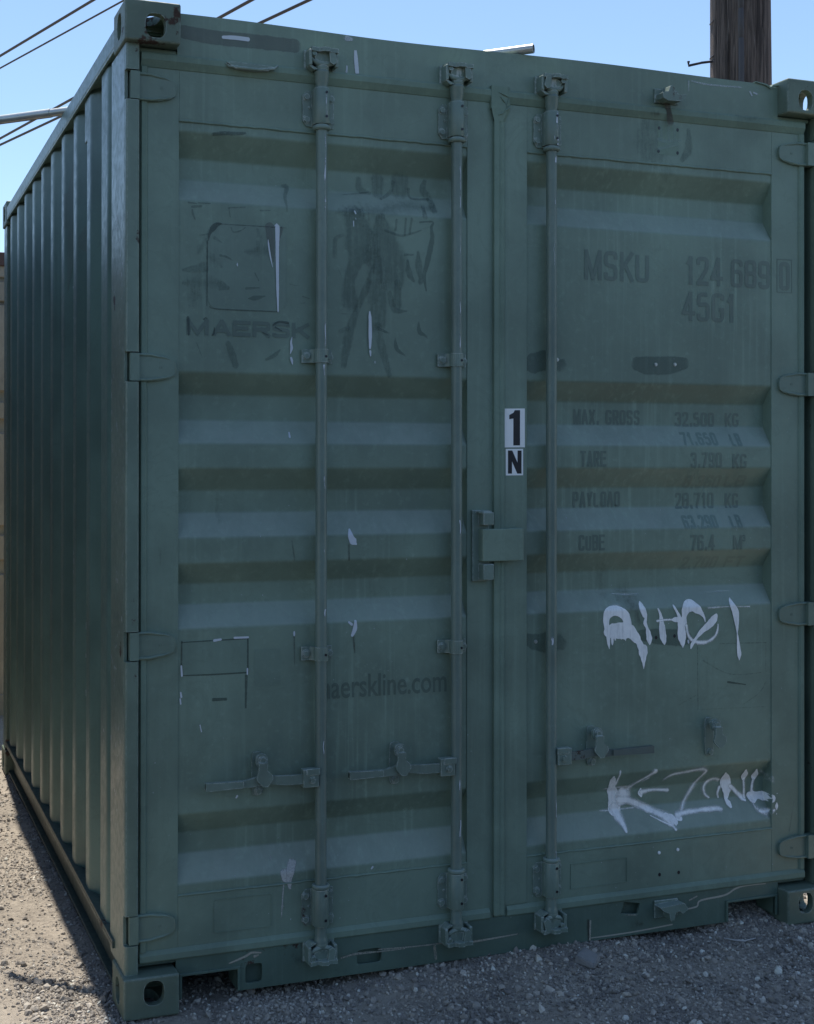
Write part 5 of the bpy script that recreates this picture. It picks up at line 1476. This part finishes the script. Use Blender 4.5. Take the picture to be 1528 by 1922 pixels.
def guide_surf(xc):
    return lambda x, z: ROD_Y - math.sqrt(max(1e-8, .0242 ** 2 - min(.024, abs(x - xc)) ** 2))
coat('guide_scratch', rod_wear(1.3788, [(2.665, 2.70, .008, .008), (2.62, 2.655, .012, .010), (2.595, 2.61, .01, .01), (2.60, 2.64, .003, -.004)]), 'chip', doorR, guide_surf(1.3788), .0006)
coat('guide_scratch', rod_wear(.5988, [(2.61, 2.69, .004, .008)]), 'chip', doorL, guide_surf(.5988), .0006)

# chips and scratches on the left corner post and side wall (coordinates y, z on the side)
mb = MB()
for _ in range(90):
    y = random.uniform(.055, .24); z = random.uniform(.5, 2.3); h = random.uniform(.004, .016); w = random.uniform(.002, .006)
    x = .0077
    mb.add([(x, y, z), (x, y + w, z), (x, y + w, z + h), (x, y, z + h)], [(0, 1, 2, 3)])
for k in range(42):
    c = .41 + .2915 * random.randint(0, 9); y = c + random.uniform(-.03, .03); z = random.uniform(.3, 2.6); h = random.uniform(.004, .03); w = random.uniform(.003, .009)
    x = .0125
    mb.add([(x, y, z), (x, y + w, z), (x, y + w * 1.2, z + h), (x, y + w * .2, z + h)], [(0, 1, 2, 3)])
me = mesh_from('paint_chip', mb); at = me.attributes.new('cover', 'FLOAT', 'POINT')
at.data.foreach_set('value', np.full(len(me.vertices), .75, np.float32))
o = link('paint_chip', me, 'chip', R0); o['kind'] = 'stuff'

# specks flecked over the lower half of the doors
mb = MB()
for _ in range(170):
    x = random.uniform(.07, 2.37); z = .16 + 1.3 * random.random() ** 1.6; s_ = random.uniform(.0008, .0024)
    y = min(door_y(x, z), door_y(x, z + s_), door_y(x, z - s_)) - .0009
    mb.add([(x - s_ * random.uniform(.4, 1), y, z), (x, y, z - s_), (x + s_ * random.uniform(.3, 1), y, z + s_ * .2), (x, y, z + s_ * random.uniform(.6, 1.5))], [(0, 1, 2, 3)])
me = mesh_from('paint_speck', mb); at = me.attributes.new('cover', 'FLOAT', 'POINT')
at.data.foreach_set('value', RNG.uniform(.35, .9, len(me.vertices)).astype(np.float32))
o = link('paint_speck', me, 'chip', R0); o['kind'] = 'stuff'

# rest of the painted-over number on the side wall
def side_text(body, y0, y1, zt, zb):
    if body == 'M': bm = letter_m(0, 1, zt, zb, .2, None, 0, surf=lambda x, z: 0)
    else: bm = text_mesh(body, 0, 1, zt, zb, lambda x, z: 0, 0, .02)
    for v in bm.verts: v.co = Vector((0, y0 + (y1 - y0) * v.co.x, v.co.z))
    for y in SYs:
        if min(y0, y1) < y < max(y0, y1):
            bmesh.ops.bisect_plane(bm, geom=list(bm.verts) + list(bm.edges) + list(bm.faces), plane_co=(0, y, 0), plane_no=(0, 1, 0), dist=1e-5)
    for v in bm.verts: v.co.x = float(np.interp(v.co.y, SYs, SXs)) - .0012
    for fc in bm.faces:
        if fc.normal.x > 0: fc.normal_flip()
    bm_part('side_lettering', bm, 'ghost', R0)
side_text('M', 1.275, 1.043, 2.575, 2.445)
side_text('6', .95, .735, 2.435, 2.300)

# ------------------------------------------------------------------ pipe lying across the roof
pr = empty('steel_pipe', (.55, .74, 2.889), 'thin galvanised pipe lying slantwise across the container roof', 'pipe')
A, B_ = Vector((-.222, 1.470, 2.8785)), Vector((1.317, .033, 2.9010))
dv = (B_ - A).normalized(); mid = A + (B_ - A) * .125
def hollow(p, q, r, n=18):
    mb = MB()
    d = (q - p).normalized()
    mb.tube([p, q], r, n, False)
    mb.tube([q, p], r * .86, n, False)
    a = d.cross(Vector((0, 0, 1))).normalized(); b2 = a.cross(d).normalized()
    for c in (p, q):
        v = [c + (a * math.cos(2 * math.pi * k / n) + b2 * math.sin(2 * math.pi * k / n)) * rr for rr in (r, r * .86) for k in range(n)]
        mb.add(v, [(k, (k + 1) % n, n + (k + 1) % n, n + k) for k in range(n)])
    return mb
part('pipe_length', hollow(mid, B_, .0150), 'pipe', pr)
part('pipe_end', hollow(A, mid, .0170), 'pipe', pr)

# ------------------------------------------------------------------ utility pole
PX_, PY_ = 3.845, 2.35
pole = empty('utility_pole', (PX_, PY_, 0), 'weathered wooden utility pole standing behind the right corner of the container', 'utility pole')
mb = MB(); n = 120; rows = []
for j in range(60):
    z = -.2 + j * .165
    rr = .188 - .0011 * j
    ring = []
    for k in range(n):
        a = 2 * math.pi * k / n
        w = .004 * mnoise.noise(Vector((math.cos(a) * 3, math.sin(a) * 3, z * .8)))
        crack = (.022 if z > 3.78 else 0) if k == 68 else ((.022 if z < 3.84 else 0) if k == 70 else (.006 if k in (60, 64, 74, 81, 88, 93) else 0))
        r_ = rr + w - crack
        ring.append((PX_ - .008 * (z - 3.9) + r_ * math.cos(a), PY_ + r_ * math.sin(a), z))
    rows.append(ring)
v = [p for r_ in rows for p in r_]
mb.add(v, [(j * n + k, j * n + (k + 1) % n, (j + 1) * n + (k + 1) % n, (j + 1) * n + k) for j in range(59) for k in range(n)], True)
mb.add(rows[-1], [tuple(range(n))])
part('pole_shaft', mb, 'timber', pole)
# ground wire moulding in overlapping lengths, on the camera side
ang = math.radians(234)
def on_pole(a, z, out=0): 
    rr = .188 - .0011 * (z + .2) / .165 + out
    return Vector((PX_ - .008 * (z - 3.9) + rr * math.cos(a), PY_ + rr * math.sin(a), z))
zz = [2.3, 3.05, 3.86, 4.02, 4.20, 5.0, 6.2]
for z0, z1 in zip(zz, zz[1:]):
    mb = MB().tube([on_pole(ang, z0, .004), on_pole(ang, z0 + .004, .010), on_pole(ang, z1 - .02, .006), on_pole(ang, z1 + .02, .002)], [.0165, .0165, .0155, .0150], 12)
    part('wire_guard', mb, 'conduit', pole)
p0 = on_pole(math.radians(165), 3.775, -.01)
part('pole_step', MB().tube([p0, p0 + Vector((-.066, .020, -.010)), p0 + Vector((-.132, .044, -.026)), p0 + Vector((-.133, .044, -.002))], [.007, .007, .0075, .0085], 8), 'iron', pole)
for z in (3.99, 3.80):
    part('pole_staple', MB().tube([on_pole(math.radians(a), z + .002 * math.sin(a), .003) for a in range(150, 178, 6)], .003, 6), 'iron', pole)

# ------------------------------------------------------------------ overhead cables
def cable(p, q, r, label):
    p, q = Vector(p), Vector(q)
    d = (q - p)
    a = p - d * 7; b_ = q + d * 5
    pts = []
    for i in range(41):
        t = i / 40
        c = a.lerp(b_, t)
        pts.append(c)
    o = part('overhead_cable', MB().tube(pts, r, 8), 'cable', None)
    thing(o, label, 'cable', 'overhead cables crossing the sky behind the container')
cable((.6298, 9.8006, 5.6), (1.2289, 7.8722, 5.6), .0125, 'upper of the two black cables left of the container top corner')
cable((.6722, 10.224, 5.6), (1.4677, 7.8271, 5.6), .0085, 'thinner black cable running to the top left corner of the container')
cable((.9775, 13.2783, 5.6), (2.5241, 7.3943, 5.6), .0150, 'black cable passing behind the roof, nearer the corner fitting')
cable((1.012, 13.6235, 5.6), (2.9948, 7.2206, 5.6), .0150, 'lowest black cable, passing behind the roof farther right')

# ------------------------------------------------------------------ unseen containers added to dim the green one's doors and side
def blocker_container(x, y, z, rot, mat, label):
    Ln = 6.06
    rt = empty('storage_container', (0, 0, 0), label, 'shipping container')  # out-of-view container, added to block light
    mb = MB()
    for sx in (0, 1):
        pl, yy = [(.05, .20)], .24
        while yy < Ln - .30:
            pl += [(.05, yy), (.014, yy + .068), (.014, yy + .140), (.05, yy + .208)]; yy += .278
        pl.append((.05, Ln - .18))
        if sx: pl = [(W - a, c) for a, c in pl]
        n = len(pl)
        part('side_wall', MB().add([(a, c, zz) for zz in (.16, 2.81) for a, c in pl], [(i, i + 1, n + i + 1, n + i) for i in range(n - 1)]), mat, rt)
        a = .0 if not sx else W - .06
        part('top_side_rail', MB().box(a, a + .06, .178, Ln - .178, 2.81, 2.866), mat, rt)
        part('bottom_side_rail', MB().box(a, a + .06, .178, Ln - .178, .02, .16), mat, rt)
        for yy in (.006, Ln - .166):
            a = .006 if not sx else W - .146
            part('corner_post', MB().box(a, a + .14, yy, yy + .16, .118, 2.778), mat, rt)
            for zz in (0, 2.778):
                part('corner_casting', MB().box(a - .006, a + .146, yy - .006, yy + .168, zz, zz + .118), mat, rt, .006)
    for yy, sgn in ((.06, 1), (Ln - .06, -1)):
        pl = [(yy + sgn * (p[0] - YO), p[1]) for p in raw]
        n = len(pl)
        part('end_panel', MB().add([(xx, a, c) for xx in (.15, W - .15) for a, c in pl], [(i, i + 1, n + i + 1, n + i) for i in range(n - 1)]), mat, rt)
        part('end_rail', MB().box(.16, W - .16, min(yy, yy + sgn * .06), max(yy, yy + sgn * .06), Z_TOP, 2.88), mat, rt)
        part('end_sill', MB().box(.16, W - .16, min(yy, yy + sgn * .06), max(yy, yy + sgn * .06), .03, Z_BOT), mat, rt)
    part('roof', MB().box(.05, W - .05, .15, Ln - .15, 2.855, 2.862), mat, rt)
    rt.location = (x, y, z); rt.rotation_euler = (0, 0, rot)
blocker_container(-3.72, .1, 0, 0, 'blocker_blue', 'dark blue container added out of view left of the green one to dim its side wall')

for i, (mt_, nm) in enumerate((('blocker_green', 'dull green'), ('blocker_blue', 'navy blue'), ('blocker_green', 'faded green'), ('blocker_blue', 'dark blue'), ('blocker_green', 'dark green'), ('blocker_blue', 'deep blue'))):  # row behind the camera, added to hide the bright horizon
    blocker_container(-7.0 + i * 2.66, -9.5 - 6.06, 0, 0, mt_, nm + ' container in an unseen row added to block low sky light')

# ------------------------------------------------------------------ tan container beyond
tan = empty('storage_container', (-.9, 6.0, 0), 'tan storage container standing behind the far end of the green one', 'shipping container')
TX0, TX1, TY = -2.1, .335, 4.80
bands = [(2.735, 2.700), (2.585, 2.555), (2.024, 1.944), (1.848, 1.748), (1.181, 1.110), (.965, .865)]
pl = [(TY, 2.80)]
for a, b_ in bands: pl += [(TY, a), (TY + .03, a - .012), (TY + .03, b_ + .012), (TY, b_)]
pl.append((TY, .12))
nn = len(pl)
mb = MB().add([(x, y, z) for x in (TX0 + .1, TX1 - .1) for y, z in pl], [(i, i + 1, nn + i + 1, nn + i) for i in range(nn - 1)])
part('end_panel', mb, 'tan', tan)
part('roof_rail', MB().box(TX0, TX1, TY - .02, TY + .1, 2.80, 2.885), 'maroon', tan, .004)
part('base_rail', MB().box(TX0, TX1, TY - .02, TY + .1, -.02, .12), 'tan', tan, .004)
for a in (TX0, TX1 - .1): part('corner_post', MB().box(a, a + .1, TY - .015, TY + .1, .12, 2.80), 'tan', tan, .004)
for a in (TX0, TX1 - .01):
    part('side_wall', MB().box(a, a + .01, TY + .1, TY + 4.0, .0, 2.87), 'tan', tan)
part('roof', MB().box(TX0, TX1, TY + .1, TY + 4.0, 2.870, 2.880), 'tan', tan)

# ------------------------------------------------------------------ small things on the gravel
def rock(name, pts, parent=None):
    bm = bmesh.new()
    for p in pts: bm.verts.new(p)
    bmesh.ops.convex_hull(bm, input=bm.verts)
    bmesh.ops.bevel(bm, geom=list(bm.edges), offset=.0022, segments=2, affect='EDGES')
    me = bpy.data.meshes.new(name); bm.to_mesh(me); bm.free()
    return me
hb = gh(1.44, -.09)
me = rock('concrete_chunk', [(1.398, -.085, hb), (1.402, -.088, hb + .026), (1.462, -.040, hb), (1.458, -.042, hb + .030), (1.486, -.098, hb), (1.480, -.096, hb + .020), (1.428, -.152, hb), (1.432, -.146, hb + .013), (1.44, -.07, hb + .031)])
thing(link('concrete_chunk', me, 'stone'), 'flat grey concrete chunk lying on the gravel in front of the sill', 'stone')
pts = [(2.000, -.020), (2.020, -.045), (2.048, -.066), (2.060, -.060), (2.115, -.052)]
mb = MB().tube([(x, y, gh(x, y) + .010) for x, y in pts], [.002, .003, .0035, .003, .0018], 7)
thing(part('twig', mb, 'twig', None), 'thin bleached twig lying on gravel below the right forklift opening', 'twig')
